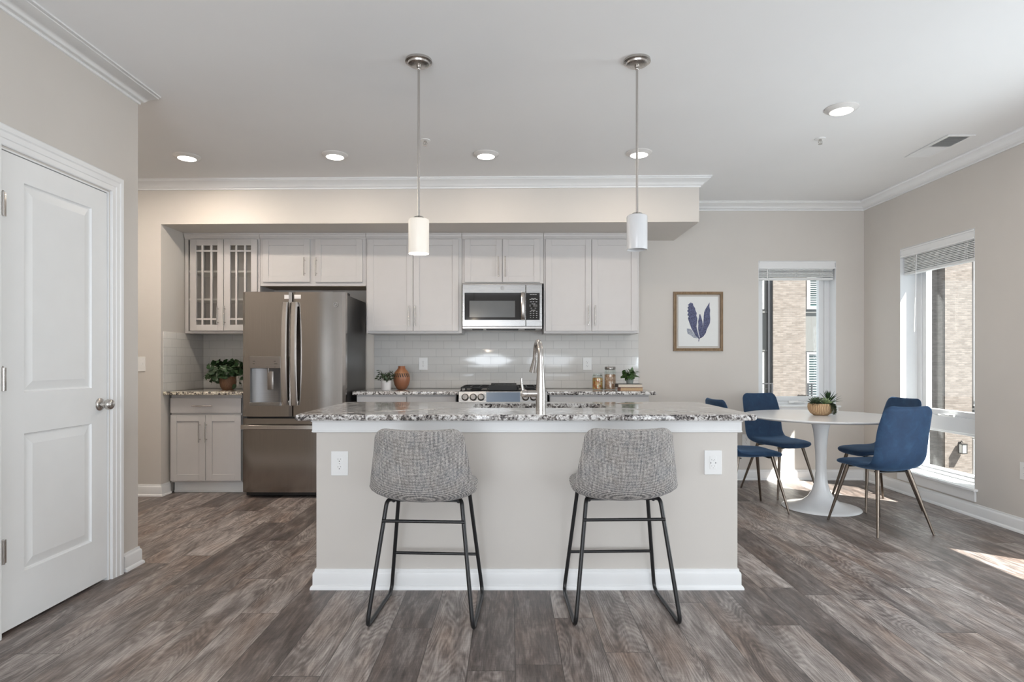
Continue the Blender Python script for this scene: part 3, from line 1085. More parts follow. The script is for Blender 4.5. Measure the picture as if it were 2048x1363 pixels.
for i, (d0, d1, hx) in enumerate(((UX(380), UX(446.6), UX(437)), (UX(447.8), UX(514), UX(450.5)))):
    mb = MB()
    z0, z1, st = UZ(661), DT2, 0.057
    mb.box(d0, d0 + st, YUD, YUD + 0.019, z0, z1, 0.0018).box(d1 - st, d1, YUD, YUD + 0.019, z0, z1, 0.0018)
    mb.box(d0 + st, d1 - st, YUD, YUD + 0.019, z0, z0 + st, 0.0018).box(d0 + st, d1 - st, YUD, YUD + 0.019, z1 - st, z1, 0.0018)
    o0, o1, q0, q1 = d0 + st, d1 - st, z0 + st, z1 - st
    mw = 0.017
    for xm in (o0 + 0.048 + mw / 2, o1 - 0.048 - mw / 2):
        mb.box(xm - mw / 2, xm + mw / 2, YUD + 0.002, YUD + 0.016, q0, q1)
    for zm in (q0 + 0.052, q1 - 0.052):
        mb.box(o0, o1, YUD + 0.003, YUD + 0.015, zm - mw / 2, zm + mw / 2)
    d = mb.build('door', 'cabinet', root, smooth=False)
    MB().box(o0 - 0.004, o1 + 0.004, YUD + 0.0165, YUD + 0.0185, q0 - 0.004, q1 + 0.004).build('pane', 'cab_glass', d, smooth=False)
    bar_pull((hx, YUD, UZ(631)), 0.175, 'z', d)

# base cabinets
YBF, YBD = 5.345, 5.325
BX = lambda px: X_at(px, YBD)
BZ = lambda py: Z_at(py, YBD)
CT, CTH = 0.908, 0.030


def base_cabinet(label, x0, x1, fronts):
    root = thing('base_cabinet', label, 'cabinet', ((x0 + x1) / 2, YBF, 0), 'white base cabinets')
    MB().box(x0, x1, YBF, YB - 0.03, 0.098, CT - CTH - 0.001, 0.0015).build('body', 'cabinet', root, smooth=False)
    mb = MB().box(x0 + 0.001, x1 - 0.001, 5.395, 5.41, 0.0, 0.0975).box(x0 + 0.001, x1 - 0.001, 5.383, 5.395, 0.0, 0.02, 0.004)
    mb.build('toe_kick', 'trim', root, smooth=False)
    for kind, d0, d1, z0, z1, h in fronts:
        o = shaker(root, d0, d1, z0, z1, YBD, kind, 0.056, 0.019, kind == 'drawer')
        if h:
            bar_pull((h[0], YBD, h[1]), h[2], h[3], o)
    return root


base_cabinet('white base cabinet with a drawer and two doors left of the refrigerator', NICHE + 0.029, BX(482.5), [
    ('drawer', BX(340.5), BX(482), BZ(825.5), BZ(795.5), (BX(407), BZ(811), 0.178, 'x')),
    ('door', BX(340.5), BX(410.5), BZ(961), BZ(829.5), (BX(400.5), BZ(863.5), 0.178, 'z')),
    ('door', BX(411.3), BX(481.7), BZ(961), BZ(829.5), (BX(413.5), BZ(863.5), 0.178, 'z'))])
sl, sr = -0.4505, 0.3275
base_cabinet('white base cabinet between the refrigerator and the range', -1.365, sl - 0.028, [
    ('drawer', -1.36, -0.92, 0.70, 0.862, (-1.14, 0.78, 0.16, 'x')), ('drawer', -0.915, sl - 0.033, 0.70, 0.862, (-0.70, 0.78, 0.16, 'x')),
    ('door', -1.36, -0.92, 0.12, 0.685, (-0.95, 0.6, 0.16, 'z')), ('door', -0.915, sl - 0.033, 0.12, 0.685, (-0.885, 0.6, 0.16, 'z'))])
base_cabinet('white base cabinet right of the range under the jars', sr + 0.022, 1.238, [
    ('drawer', sr + 0.027, 1.233, 0.70, 0.862, (0.80, 0.78, 0.16, 'x')),
    ('door', sr + 0.027, 0.79, 0.12, 0.685, (0.76, 0.6, 0.16, 'z')), ('door', 0.795, 1.233, 0.12, 0.685, (0.825, 0.6, 0.16, 'z'))])


def slab(name, label, x0, x1, y0, y1, mat, b=0.006):
    o = MB().box(x0, x1, y0, y1, CT - CTH, CT, b, 3).build(name, mat)
    return tag(o, label, 'countertop')


slab('countertop', 'speckled brown granite countertop holding the leafy plant in the left corner', NICHE + 0.0005, -2.318, 5.262, YB - 0.009, 'granite_warm')
slab('countertop', 'speckled granite countertop under the vase and white potted plant', -1.392, sl - 0.0015, 5.290, YB - 0.009, 'granite')
slab('countertop', 'speckled granite countertop under the glass jars and books', sr + 0.0015, 1.288, 5.290, YB - 0.009, 'granite')

# ------------------------------------------------------------------ refrigerator
FY = 5.150     # door fronts
FX0, FX1 = -2.300, -1.416
FZ = 1.772
fr = thing('refrigerator', 'stainless steel french door refrigerator with ice and water dispenser', 'refrigerator', ((FX0 + FX1) / 2, 5.5, 0))
MB().box(FX0 + 0.004, FX1 - 0.004, FY + 0.085, 5.90, 0.03, FZ - 0.02, 0.004).build('body', 'fridge_side', fr, smooth=False)
mb = MB().box(FX0 + 0.015, FX1 - 0.015, FY + 0.05, FY + 0.09, 0.012, 0.055, 0.004)
mb.build('kick_plate', 'black', fr, smooth=False)
for x in (FX0 + 0.07, FX1 - 0.07):
    for y in (FY + 0.12, 5.84):
        MB().cyl((x, y, 0.0), (x, y, 0.032), 0.02, n=14).build('foot', 'black', fr)


def convex_door(x0, x1, z0, z1, bulge=0.007, th=0.072, r=0.012):
    """rounded door panel with a slightly convex front"""
    n = 18
    pts = []
    for i in range(n + 1):
        t = i / n
        x = x0 + (x1 - x0) * t
        y = FY + bulge * (2 * t - 1) ** 2
        e = min(t, 1 - t) * (x1 - x0)
        if e < r:
            y += r - math.sqrt(max(0, r * r - (r - e) ** 2))
        pts.append((x, y))
    poly = pts + [(x1, FY + th), (x0, FY + th)]
    return MB().prism(poly, 'z', z0, z1)


GAP = X_at(583.4, FY)
zt, zb = 1.770, Z_at(832.5, FY)


def bow_handle(x0, x1, z0, z1, parent):
    mb = MB()
    rings = []
    for i in range(25):
        t = i / 24
        z = z0 + (z1 - z0) * t
        yo = FY - 0.022 - 0.036 * math.sin(PI * t) ** 0.7
        w = (x1 - x0) / 2
        xc = (x0 + x1) / 2
        d = 0.010
        rings.append([(xc - w, yo - d * 0.3, z), (xc - w * 0.6, yo - d, z), (xc + w * 0.6, yo - d, z), (xc + w, yo - d * 0.3, z), (xc + w, yo + d, z), (xc - w, yo + d, z)])
    mb.loft(rings)
    for z in (z0 + 0.018, z1 - 0.018):
        mb.box(x0 + 0.004, x1 - 0.004, FY - 0.03, FY + 0.006, z - 0.018, z + 0.018, 0.004)
    return mb.build('handle', 'handle_steel', parent, angle=30)


def emblem(c, r, parent, mat='chrome'):
    """round monogram badge: ring with two looping script strokes"""
    mb = MB()
    x, y, z = c
    mb.tube([(x + r * math.cos(2 * PI * k / 28), y, z + r * math.sin(2 * PI * k / 28)) for k in range(28)], r * 0.11, 6, True)
    for s, ox in ((1, -0.28), (1, 0.26)):
        mb.tube([(x + r * (ox + 0.26 * math.cos(0.6 + 5.0 * t)), y, z + r * (0.08 + 0.34 * math.sin(0.6 + 5.0 * t))) for t in [k / 14 for k in range(15)]], r * 0.075, 6)
    mb.tube([(x - r * 0.5, y, z - r * 0.1), (x, y, z), (x + r * 0.5, y, z + 0.05 * r)], r * 0.06, 6)
    mb.tube([(x - r * 0.3, y, z - r * 0.3), (x - r * 0.1, y, z - r * 0.55), (x - r * 0.4, y, z - 0.55 * r)], r * 0.06, 6)
    return mb.build('emblem', mat, parent)


# left door is built round the dispenser opening
dx0, dx1 = X_at(499.5, FY), X_at(561.5, FY)
dz0, dz1 = Z_at(811, FY), Z_at(712, FY)
dL0, dL1 = FX0, GAP - 0.004
mb = convex_door(dL0, dL1, dz1 - 0.0005, zt)
n = 18


def slice_door(xa, xb, z0, z1):
    pts = []
    for i in range(13):
        x = xa + (xb - xa) * i / 12
        t = (x - dL0) / (dL1 - dL0)
        y = FY + 0.007 * (2 * t - 1) ** 2
        e = min(t, 1 - t) * (dL1 - dL0)
        if e < 0.012:
            y += 0.012 - math.sqrt(max(0, 0.012 ** 2 - (0.012 - e) ** 2))
        pts.append((x, y))
    return MB().prism(pts + [(xb, FY + 0.072), (xa, FY + 0.072)], 'z', z0, z1)


for s in (slice_door(dL0, dx0, dz0, dz1 - 0.0005), slice_door(dx1, dL1, dz0, dz1 - 0.0005), convex_door(dL0, dL1, zb, dz0)):
    mb.merge(s.bm)
mb.box(dx0, dx1, FY + 0.066, FY + 0.072, dz0, dz1)
ld = mb.build('door', 'steel', fr, angle=25)
bow_handle(X_at(566.5, FY), X_at(578, FY), Z_at(809, FY), Z_at(604, FY), ld)
MB().box(X_at(568.5, FY), X_at(577.5, FY), FY - 0.0015, FY + 0.004, Z_at(597.5, FY), Z_at(589, FY), 0.0012).build('sticker', 'sticker', ld)
mb = convex_door(GAP + 0.004, FX1, zb, zt)
rd = mb.build('door', 'steel', fr, angle=25)
bow_handle(X_at(583.5, FY) + 0.005, X_at(596.5, FY), Z_at(810, FY), Z_at(604, FY), rd)
MB().box(X_at(588.5, FY), X_at(601.5, FY), FY - 0.0015, FY + 0.004, Z_at(597, FY), Z_at(589, FY), 0.0012).build('sticker', 'sticker', rd)
emblem((X_at(671.5, FY), FY - 0.0015, Z_at(609, FY)), 0.019, rd)
# dispenser
wd = MB()
wd.box(dx0, dx1, FY - 0.006, FY + 0.03, Z_at(736, FY), dz1, 0.003)
disp = wd.build('water_dispenser', 'steel_dark', fr, smooth=False)
mb = MB()
cx0, cx1, cz0, cz1 = dx0 + 0.004, dx1 - 0.004, Z_at(804, FY), Z_at(736, FY)
rings = []
for z in (cz0, cz1):
    ring = [(cx0, FY + 0.002, z)] + [(cx0 + (cx1 - cx0) * (0.5 - 0.5 * math.cos(PI * k / 12)), FY + 0.004 + 0.056 * math.sin(PI * k / 12), z) for k in range(1, 12)] + [(cx1, FY + 0.002, z)]
    ring += [(cx1 + 0.003, FY + 0.002, z), (cx1 + 0.003, FY + 0.065, z), (cx0 - 0.003, FY + 0.065, z), (cx0 - 0.003, FY + 0.002, z)]
    rings.append(ring)
mb.loft(rings)
mb.build('cavity', 'cavity_steel', disp, angle=40)
mb = MB().box(X_at(534, FY), X_at(546, FY), FY + 0.006, FY + 0.018, Z_at(779, FY), Z_at(742, FY), 0.003)
mb.cyl((X_at(536, FY), FY + 0.012, Z_at(736, FY)), (X_at(536, FY), FY + 0.012, Z_at(745, FY)), 0.012, 0.008)
mb.build('paddle', 'steel_dark', disp)
MB().box(dx0 - 0.002, dx1 + 0.002, FY - 0.014, FY + 0.062, dz0, cz0, 0.003).build('drip_tray', 'steel_light', disp, smooth=False)
mb = MB()
for px, py, w in ((506, 722, 5), (506, 727, 4), (548, 722, 4), (549, 727, 6), (518, 733.5, 1.2), (534, 733.5, 1.2), (550, 733.5, 1.2)):
    MB().box(X_at(px, FY), X_at(px + w, FY), FY - 0.0068, FY - 0.006, Z_at(py + 0.4, FY), Z_at(py - 0.4, FY)).build('control_icon', 'slot', disp, smooth=False)
# freezer drawer
mb = convex_door(FX0, FX1, Z_at(984, FY), Z_at(836.5, FY))
fd = mb.build('freezer_drawer', 'steel', fr, angle=25)
mb = MB()
rings = []
fz0, fz1 = Z_at(857.5, FY), Z_at(848.5, FY)
for i in range(21):
    t = i / 20
    x = FX0 + 0.004 + (FX1 - FX0 - 0.008) * t
    y = FY - 0.026 - 0.022 * math.sin(PI * t)
    rings.append([(x, y - 0.010, fz0 + 0.004), (x, y - 0.010, fz1 - 0.004), (x, y - 0.003, fz1), (x, y + 0.012, fz1), (x, y + 0.012, fz0), (x, y - 0.003, fz0)])
mb.loft(rings)
for x in (FX0 + 0.022, FX1 - 0.022):
    mb.box(x - 0.018, x + 0.018, FY - 0.03, FY + 0.01, fz0 + 0.003, fz1 - 0.003, 0.003)
mb.build('handle', 'handle_steel', fd, angle=30)
mb = MB().box(FX1 - 0.12, FX1 - 0.01, FY + 0.03, FY + 0.20, FZ - 0.018, FZ + 0.004, 0.004)
mb.build('hinge_cover', 'black', fr, smooth=False)
mb = MB().box(FX0 + 0.01, FX0 + 0.12, FY + 0.03, FY + 0.20, FZ - 0.018, FZ + 0.004, 0.004)
mb.build('hinge_cover', 'black', fr, smooth=False)

# ------------------------------------------------------------------ microwave
MY = 5.535
mx0, mx1, mz0, mz1 = X_at(924, MY), X_at(1084.6, MY), Z_at(652.5, MY), Z_at(568, MY)
mw = thing('microwave', 'stainless steel over-the-range microwave with black window and keypad', 'microwave', ((mx0 + mx1) / 2, MY + 0.2, mz0))
MB().box(mx0, mx1, MY + 0.03, YB - 0.0095, mz0 - 0.02, UZ(566) - 0.0065, 0.003).build('body', 'steel_dark', mw, smooth=False)
MXP = lambda z: X_at(920 + z * 170 / 2048, MY)
MZP = lambda z: Z_at(560 + z * 170 / 2048, MY)
mb = MB().box(mx0 + 0.002, MXP(1580), MY, MY + 0.028, mz0, mz1 - 0.002, 0.004)
md = mb.build('door', 'steel_light', mw, smooth=False)
MB().box(MXP(110), MXP(1568), MY - 0.0015, MY + 0.003, MZP(958), MZP(300), 0.0012).build('door_glass', 'black_glass', md, smooth=False)
MB().box(MXP(228), MXP(1325), MY - 0.0022, MY - 0.0012, MZP(893), MZP(496), 0.0004).build('window_screen', 'mw_screen', md, smooth=False)
mb = MB()
hx = (MXP(1470) + MXP(1560)) / 2
rings = []
for i in range(17):
    t = i / 16
    z = MZP(950) + (MZP(303) - MZP(950)) * t
    y = MY - 0.014 - 0.026 * math.sin(PI * t) ** 0.6
    w = 0.0172
    rings.append([(hx - w, y - 0.002, z), (hx - w * 0.5, y - 0.008, z), (hx + w * 0.5, y - 0.008, z), (hx + w, y - 0.002, z), (hx + w, y + 0.008, z), (hx - w, y + 0.008, z)])
mb.loft(rings)
for z in (MZP(930), MZP(323)):
    mb.box(hx - 0.014, hx + 0.014, MY - 0.02, MY + 0.001, z - 0.012, z + 0.012, 0.003)
mb.build('handle', 'handle_steel', md, angle=30)
emblem((MXP(1018), MY - 0.001, MZP(190)), 0.0155, md, 'steel_dark')
mb = MB().box(MXP(1588), mx1 - 0.001, MY, MY + 0.028, mz0, mz1 - 0.002, 0.004)
cp = mb.build('control_panel', 'steel_light', mw, smooth=False)
MB().box(MXP(1590), MXP(1920), MY - 0.0015, MY + 0.003, MZP(958), MZP(303), 0.0012).build('keypad', 'black_glass', cp, smooth=False)
mb = MB()
dsp = MB()
for zy, xs_, w in ((345, (1685, 1745, 1800), 48), (440, (1715, 1780), 52), (462, (1675, 1745, 1820), 48), (520, (1690, 1750, 1820), 40), (570, (1725, 1775), 40),
                   (600, (1680, 1770, 1800, 1840), 18), (625, (1680, 1770, 1800, 1840), 18), (672, (1700, 1800), 34), (722, (1710, 1765), 50),
                   (750, (1685, 1755, 1830), 34), (800, (1685, 1755, 1830), 34), (848, (1685, 1755, 1830), 34), (898, (1688, 1758, 1832), 24)):
    for xx in xs_:
        (dsp if zy == 345 else mb).box(MXP(xx), MXP(xx + w), MY - 0.0021, MY - 0.0014, MZP(zy + 6), MZP(zy - 6))
dsp.build('display_text', 'mark', cp, smooth=False)
mb.build('key_lettering', 'mark', cp, smooth=False)
mb = MB()
for x in (mx0 + 0.09, mx1 - 0.16):
    mb.box(x, x + 0.10, MY + 0.06, MY + 0.16, mz0 - 0.028, mz0 - 0.0205, 0.002)
mb.box(mx0 + 0.22, mx1 - 0.22, MY + 0.05, MY + 0.20, mz0 - 0.028, mz0 - 0.0205, 0.002)
mb.build('vent_grille', 'black', mw, smooth=False)

# ------------------------------------------------------------------ range
RY = 5.255
rg = thing('gas_range', 'stainless steel gas range with black grates and front knobs', 'stove', ((sl + sr) / 2, 5.6, 0))
MB().box(sl + 0.001, sr - 0.001, RY + 0.035, YB - 0.012, 0.05, 0.9085, 0.003).build('body', 'steel_dark', rg, smooth=False)
mb = MB().prism([(RY, 0.80), (RY + 0.02, 0.9085), (RY + 0.20, 0.9085), (RY + 0.20, 0.80)], 'x', sl + 0.001, sr - 0.001)
fp = mb.build('front_panel', 'steel_light', rg, smooth=False)
RXP = lambda px: X_at(px, RY + 0.01)
tilt = math.atan2(0.02, 0.1085)
NRM = Vector((0, -math.cos(tilt), math.sin(tilt)))
for px in (930.3, 946.6, 962.2, 1051, 1067):
    zc = 0.8595
    c = Vector((RXP(px), RY + 0.02 * (zc - 0.80) / 0.1085, zc))
    q = NRM.to_track_quat('Z', 'Y').to_matrix()
    mb = MB().lathe([(0, 0), (0.031, 0), (0.032, 0.004), (0.027, 0.008), (0.0255, 0.026), (0.022, 0.030), (0, 0.031)], c, 24, True, q)
    t = bmesh.new()
    bmesh.ops.create_cube(t, size=1)
    mb.merge(t, Matrix.Translation(c + NRM * 0.033) @ q.to_4x4() @ Matrix.Diagonal((0.009, 0.046, 0.010, 1)))
    k = mb.build('knob', 'knob_steel', fp, angle=40)
mb = MB()
for a, b, px0, px1 in ((0.82, 0.903, 972.6, 1040),):
    y0 = RY + 0.02 * (a - 0.80) / 0.1085 - 0.0015
    y1 = RY + 0.02 * (b - 0.80) / 0.1085 - 0.0015
    mb.loft([[(RXP(px0), y0, a), (RXP(px1), y0, a), (RXP(px1), y0 + 0.004, a), (RXP(px0), y0 + 0.004, a)], [(RXP(px0), y1, b), (RXP(px1), y1, b), (RXP(px1), y1 + 0.004, b), (RXP(px0), y1 + 0.004, b)]])
mb.build('display', 'display', fp, smooth=False)
MB().box(sl + 0.008, sr - 0.008, RY + 0.002, RY + 0.034, 0.20, 0.79, 0.005).build('oven_door', 'steel_light', rg, smooth=False)
MB().box(sl + 0.008, sr - 0.008, RY + 0.002, RY + 0.034, 0.06, 0.19, 0.005).build('drawer', 'steel_light', rg, smooth=False)
MB().cyl((sl + 0.05, RY - 0.045, 0.745), (sr - 0.05, RY - 0.045, 0.745), 0.012).box(sl + 0.06, sl + 0.08, RY - 0.045, RY + 0.004, 0.737, 0.753).box(sr - 0.08, sr - 0.06, RY - 0.045, RY + 0.004, 0.737, 0.753).build('oven_handle', 'steel_light', rg)
for x in (sl + 0.05, sr - 0.05):
    for y in (RY + 0.08, 5.88):
        MB().cyl((x, y, 0), (x, y, 0.052), 0.018, n=12).build('foot', 'black', rg)
MB().box(sl + 0.006, sr - 0.006, RY + 0.06, YB - 0.03, 0.909, 0.916, 0.002).build('cooktop', 'black_glass', rg, smooth=False)


def grate(x0, x1, parent):
    mb = MB()
    y0, y1, zg = RY + 0.085, YB - 0.06, 0.946
    for y in (y0, y1, (y0 + y1) / 2):
        mb.box(x0, x1, y - 0.006, y + 0.006, zg - 0.012, zg, 0.002)
    for i in range(4):
        x = x0 + 0.006 + (x1 - x0 - 0.012) * i / 3
        mb.box(x - 0.006, x + 0.006, y0, y1, zg - 0.012, zg, 0.002)
    for x in (x0 + 0.006, x1 - 0.006):
        for y in (y0, y1):
            mb.prism([(y - 0.014, 0.916), (y + 0.014, 0.916), (y + 0.007, zg - 0.01), (y - 0.007, zg - 0.01)], 'x', x - 0.006, x + 0.006)
    return mb.build('grate', 'iron', parent, smooth=False)


ga, gb, gc = sl + 0.012, sr - 0.012, (sr - sl - 0.024) / 3
grate(ga, ga + gc - 0.004, rg)
grate(gb - gc + 0.004, gb, rg)
mb = MB()
g0, g1 = ga + gc, gb - gc
mb.box(g0, g1, RY + 0.08, YB - 0.06, 0.925, 0.950, 0.004)
for i in range(18):
    x = g0 + 0.012 + (g1 - g0 - 0.024) * i / 17
    mb.box(x - 0.003, x + 0.003, RY + 0.10, YB - 0.08, 0.950, 0.957, 0.001)
for y in (RY + 0.078, YB - 0.062):
    mb.box(g0 + 0.002, g1 - 0.002, y - 0.006, y + 0.006, 0.916, 0.961, 0.002)
mb.build('griddle', 'iron', rg, smooth=False)
for x in (ga + gc / 2, gb - gc / 2):
    for y in (RY + 0.19, YB - 0.17):
        MB().lathe([(0, 0), (0.048, 0), (0.046, 0.008), (0.034, 0.010), (0.034, 0.017), (0, 0.018)], (x, y, 0.9162), 20).build('burner', 'iron', rg)

# ------------------------------------------------------------------ island
IX0, IX1, IY = -1.003, 1.178, 3.107
IB = 3.92
isl = thing('kitchen_island', 'beige panelled kitchen island base with white baseboard behind the two stools', 'kitchen island', ((IX0 + IX1) / 2, 3.5, 0))
UZI = CT - CTH - 0.001
MB().box(IX0, IX1, IY, IY + 0.11, 0, UZI, 0.002).build('half_wall', 'wall', isl, smooth=False)
mb = MB()
mb.box(IX0, IX0 + 0.02, IY + 0.11, IB, 0, UZI).box(IX1 - 0.02, IX1, IY + 0.11, IB, 0, UZI)
mb.box(IX0 + 0.02, IX1 - 0.02, IB - 0.02, IB, 0.1, UZI).box(IX0 + 0.02, IX1 - 0.02, IY + 0.11, IB - 0.02, 0.1, 0.118)
mb.box(IX0 + 0.02, IX1 - 0.02, IB - 0.08, IB - 0.065, 0.0, 0.1)
mb.build('cabinet_body', 'cabinet', isl, smooth=False)
FRZ = [(0, 0), (0.022, 0), (0.022, -0.010), (0.016, -0.016), (0.016, -0.058), (0.018, -0.060), (0.018, -0.066), (0.012, -0.070), (0, -0.070)]
mb = MB()
mb.sweep([(IX1, IB, UZI), (IX1, IY, UZI), (IX0, IY, UZI), (IX0, IB, UZI)], (0, 0, 1), FRZ, 1)
mb.build('frieze_board', 'trim', isl, smooth=False)
mb = MB()
mb.sweep([(IX1, IB, 0), (IX1, IY, 0), (IX0, IY, 0), (IX0, IB, 0)], (0, 0, 1), BASE, 1)
mb.build('baseboard', 'trim', isl, angle=40)
for k in range(4):
    a = IX0 + 0.02 + (IX1 - IX0 - 0.04) * k / 4
    b = IX0 + 0.02 + (IX1 - IX0 - 0.04) * (k + 1) / 4
    MB().box(a + 0.004, b - 0.004, IB, IB + 0.019, 0.12, 0.86, 0.002).build('door', 'cabinet', isl, smooth=False)

# island worktop with a sink cut-out
CX0, CX1, CY0, CY1 = -1.079, 1.2375, 3.000, 3.96
HX0, HX1, HY0, HY1, HR = -0.215, 0.565, 3.440, 3.790, 0.07


def round_rect(x0, x1, y0, y1, r, n=6):
    pts = []
    for cx, cy, a0 in ((x1 - r, y1 - r, 0), (x0 + r, y1 - r, 90), (x0 + r, y0 + r, 180), (x1 - r, y0 + r, 270)):
        for k in range(n + 1):
            a = math.radians(a0 + 90 * k / n)
            pts.append((cx + r * math.cos(a), cy + r * math.sin(a)))
    return pts


mb = MB()
n6 = 6
e = 0.006
outer = [round_rect(CX0 + i, CX1 - i, CY0 + i, CY1 - i, 0.012, n6) for i in (e, 0, 0, e)]
zs4 = (CT, CT - e, CT - CTH + e, CT - CTH)
inner = round_rect(HX0, HX1, HY0, HY1, HR, n6)
vo = [[mb.bm.verts.new((x, y, z)) for x, y in ring] for ring, z in zip(outer, zs4)]
vi = [[mb.bm.verts.new((x, y, z)) for x, y in inner] for z in (CT, CT - CTH)]
N4 = len(inner)
for k in range(N4):
    k2 = (k + 1) % N4
    for a, b in zip(vo[:-1], vo[1:]):
        mb.bm.faces.new((a[k], a[k2], b[k2], b[k]))
    mb.bm.faces.new((vi[0][k], vi[0][k2], vo[0][k2], vo[0][k]))
    mb.bm.faces.new((vi[1][k], vi[1][k2], vo[-1][k2], vo[-1][k]))
    mb.bm.faces.new((vi[0][k], vi[0][k2], vi[1][k2], vi[1][k]))
tag(mb.build('countertop', 'granite', angle=40), 'long speckled white and black granite island countertop with the sink cut-out', 'countertop')
# sink
mb = MB()
rs = [round_rect(HX0 - 0.02, HX1 + 0.02, HY0 - 0.02, HY1 + 0.02, HR, 6), round_rect(HX0 + 0.002, HX1 - 0.002, HY0 + 0.002, HY1 - 0.002, HR, 6),
      round_rect(HX0 + 0.01, HX1 - 0.01, HY0 + 0.01, HY1 - 0.01, HR, 6), round_rect(HX0 + 0.05, HX1 - 0.05, HY0 + 0.05, HY1 - 0.05, HR * 0.7, 6)]
zr = (CT - CTH - 0.0015, CT - CTH - 0.0015, CT - CTH - 0.19, CT - CTH - 0.205)
mb.loft([[(x, y, z) for x, y in r] for r, z in zip(rs, zr)], False)
vs = [mb.bm.verts.new((x, y, zr[3])) for x, y in rs[3]]
mb.bm.faces.new(vs)
sk = tag(mb.build('sink', 'steel', angle=50), 'stainless steel undermount sink set into the island countertop', 'sink')
MB().lathe([(0, 0), (0.04, 0), (0.042, 0.003), (0.02, 0.004), (0, 0.002)], (0.18, 3.6, zr[3] + 0.001), 20).build('drain', 'chrome', sk)

# faucet
fx, fyy = X_at(1081.5, 3.325), 3.325
fc = thing('kitchen_faucet', 'brushed nickel gooseneck faucet with pull-down head on the island', 'faucet', (fx, fyy, CT))
mb = MB().lathe([(0.0, 0), (0.0275, 0), (0.0275, 0.10), (0.0255, 0.125), (0.0215, 0.20), (0.017, 0.26), (0.0, 0.26)], (fx, fyy, CT + 0.0005), 28)
mb.build('body', 'nickel', fc, angle=40)
top = CT + 0.39 - 0.012
sp = []
hv = Vector((-0.026, 0.19, 0))
R = 0.085
for k in range(4):
    sp.append(Vector((fx, fyy, CT + 0.255 + (top - R - CT - 0.255) * k / 3)))
for k in range(1, 17):
    a = PI * k / 16 * 0.97
    sp.append(Vector((fx, fyy, top - R)) + hv.normalized() * (R - R * math.cos(a)) + Vector((0, 0, R * math.sin(a))))
mb = MB().tube(sp, [0.0165 - 0.003 * i / (len(sp) - 1) for i in range(len(sp))], 18)
mb.build('spout', 'nickel', fc)
e0 = sp[-1]
dn = (sp[-1] - sp[-2]).normalized()
hp = [e0, e0 + dn * 0.02, e0 + dn * 0.03 + hv * 0.01, e0 + dn * 0.075 + Vector((-0.007, 0.004, 0)), e0 + dn * 0.098 + Vector((-0.010, 0.006, 0))]
mb = MB().tube(hp, [0.0142, 0.0148, 0.016, 0.0205, 0.0225], 20)
hd = mb.build('spray_head', 'nickel', fc)
MB().tube([hp[-1] + dn * 0.0005, hp[-1] + dn * 0.003], [0.018, 0.016], 18).build('nozzle', 'black', hd)
mb = MB()
zh = CT + 0.088
mb.tube([(fx - 0.02, fyy, zh), (fx - 0.075, fyy, zh), (fx - 0.077, fyy, zh), (fx - 0.10, fyy, zh), (fx - 0.112, fyy, zh)], [0.0185, 0.0185, 0.021, 0.021, 0.015], 20)
mb.tube([(fx - 0.098, fyy, zh + 0.012), (fx - 0.105, fyy, zh + 0.05), (fx - 0.106, fyy, zh + 0.085)], [0.009, 0.0075, 0.006], 12, sx=1.0)
mb.build('lever_handle', 'nickel', fc)


# ------------------------------------------------------------------ bar stools
def super_section(p, t, w, th, curve, n=28, e=0.38, xdir=Vector((1, 0, 0))):
    """closed rounded cross-section; p centre, t tangent in the yz-plane"""
    nrm = Vector((0, t.z, -t.y))
    out = []
    m = 13
    us = [math.sin(PI / 2 * (2 * k / (m - 1) - 1)) for k in range(m)]
    for s, seq in ((1, us), (-1, us[-2:0:-1])):
        for cx in seq:
            h = (1 - abs(cx) ** 5) ** 0.5 if abs(cx) < 0.9999 else 0.0
            out.append(p + xdir * (w * cx) + nrm * (th * h * s + curve * cx * cx))
    return out


def spline(pts, n):
    pts = [Vector((0, y, z)) for y, z in pts]
    P = [pts[0] * 2 - pts[1]] + pts + [pts[-1] * 2 - pts[-2]]
    out = []
    m = len(pts) - 1
    for i in range(n + 1):
        s = i / n * m
        k = min(int(s), m - 1)
        t = s - k
        a, b, c, d = P[k], P[k + 1], P[k + 2], P[k + 3]
        out.append(0.5 * ((2 * b) + (c - a) * t + (2 * a - 5 * b + 4 * c - d) * t * t + (3 * b - a - 3 * c + d) * t ** 3))
    return out


def lerp_table(tab, s):
    for (a, va), (b, vb) in zip(tab[:-1], tab[1:]):
        if s <= b:
            t = (s - a) / (b - a)
            t = t + 0.35 * (t * t * (3 - 2 * t) - t)
            return va + (vb - va) * t
    return tab[-1][1]


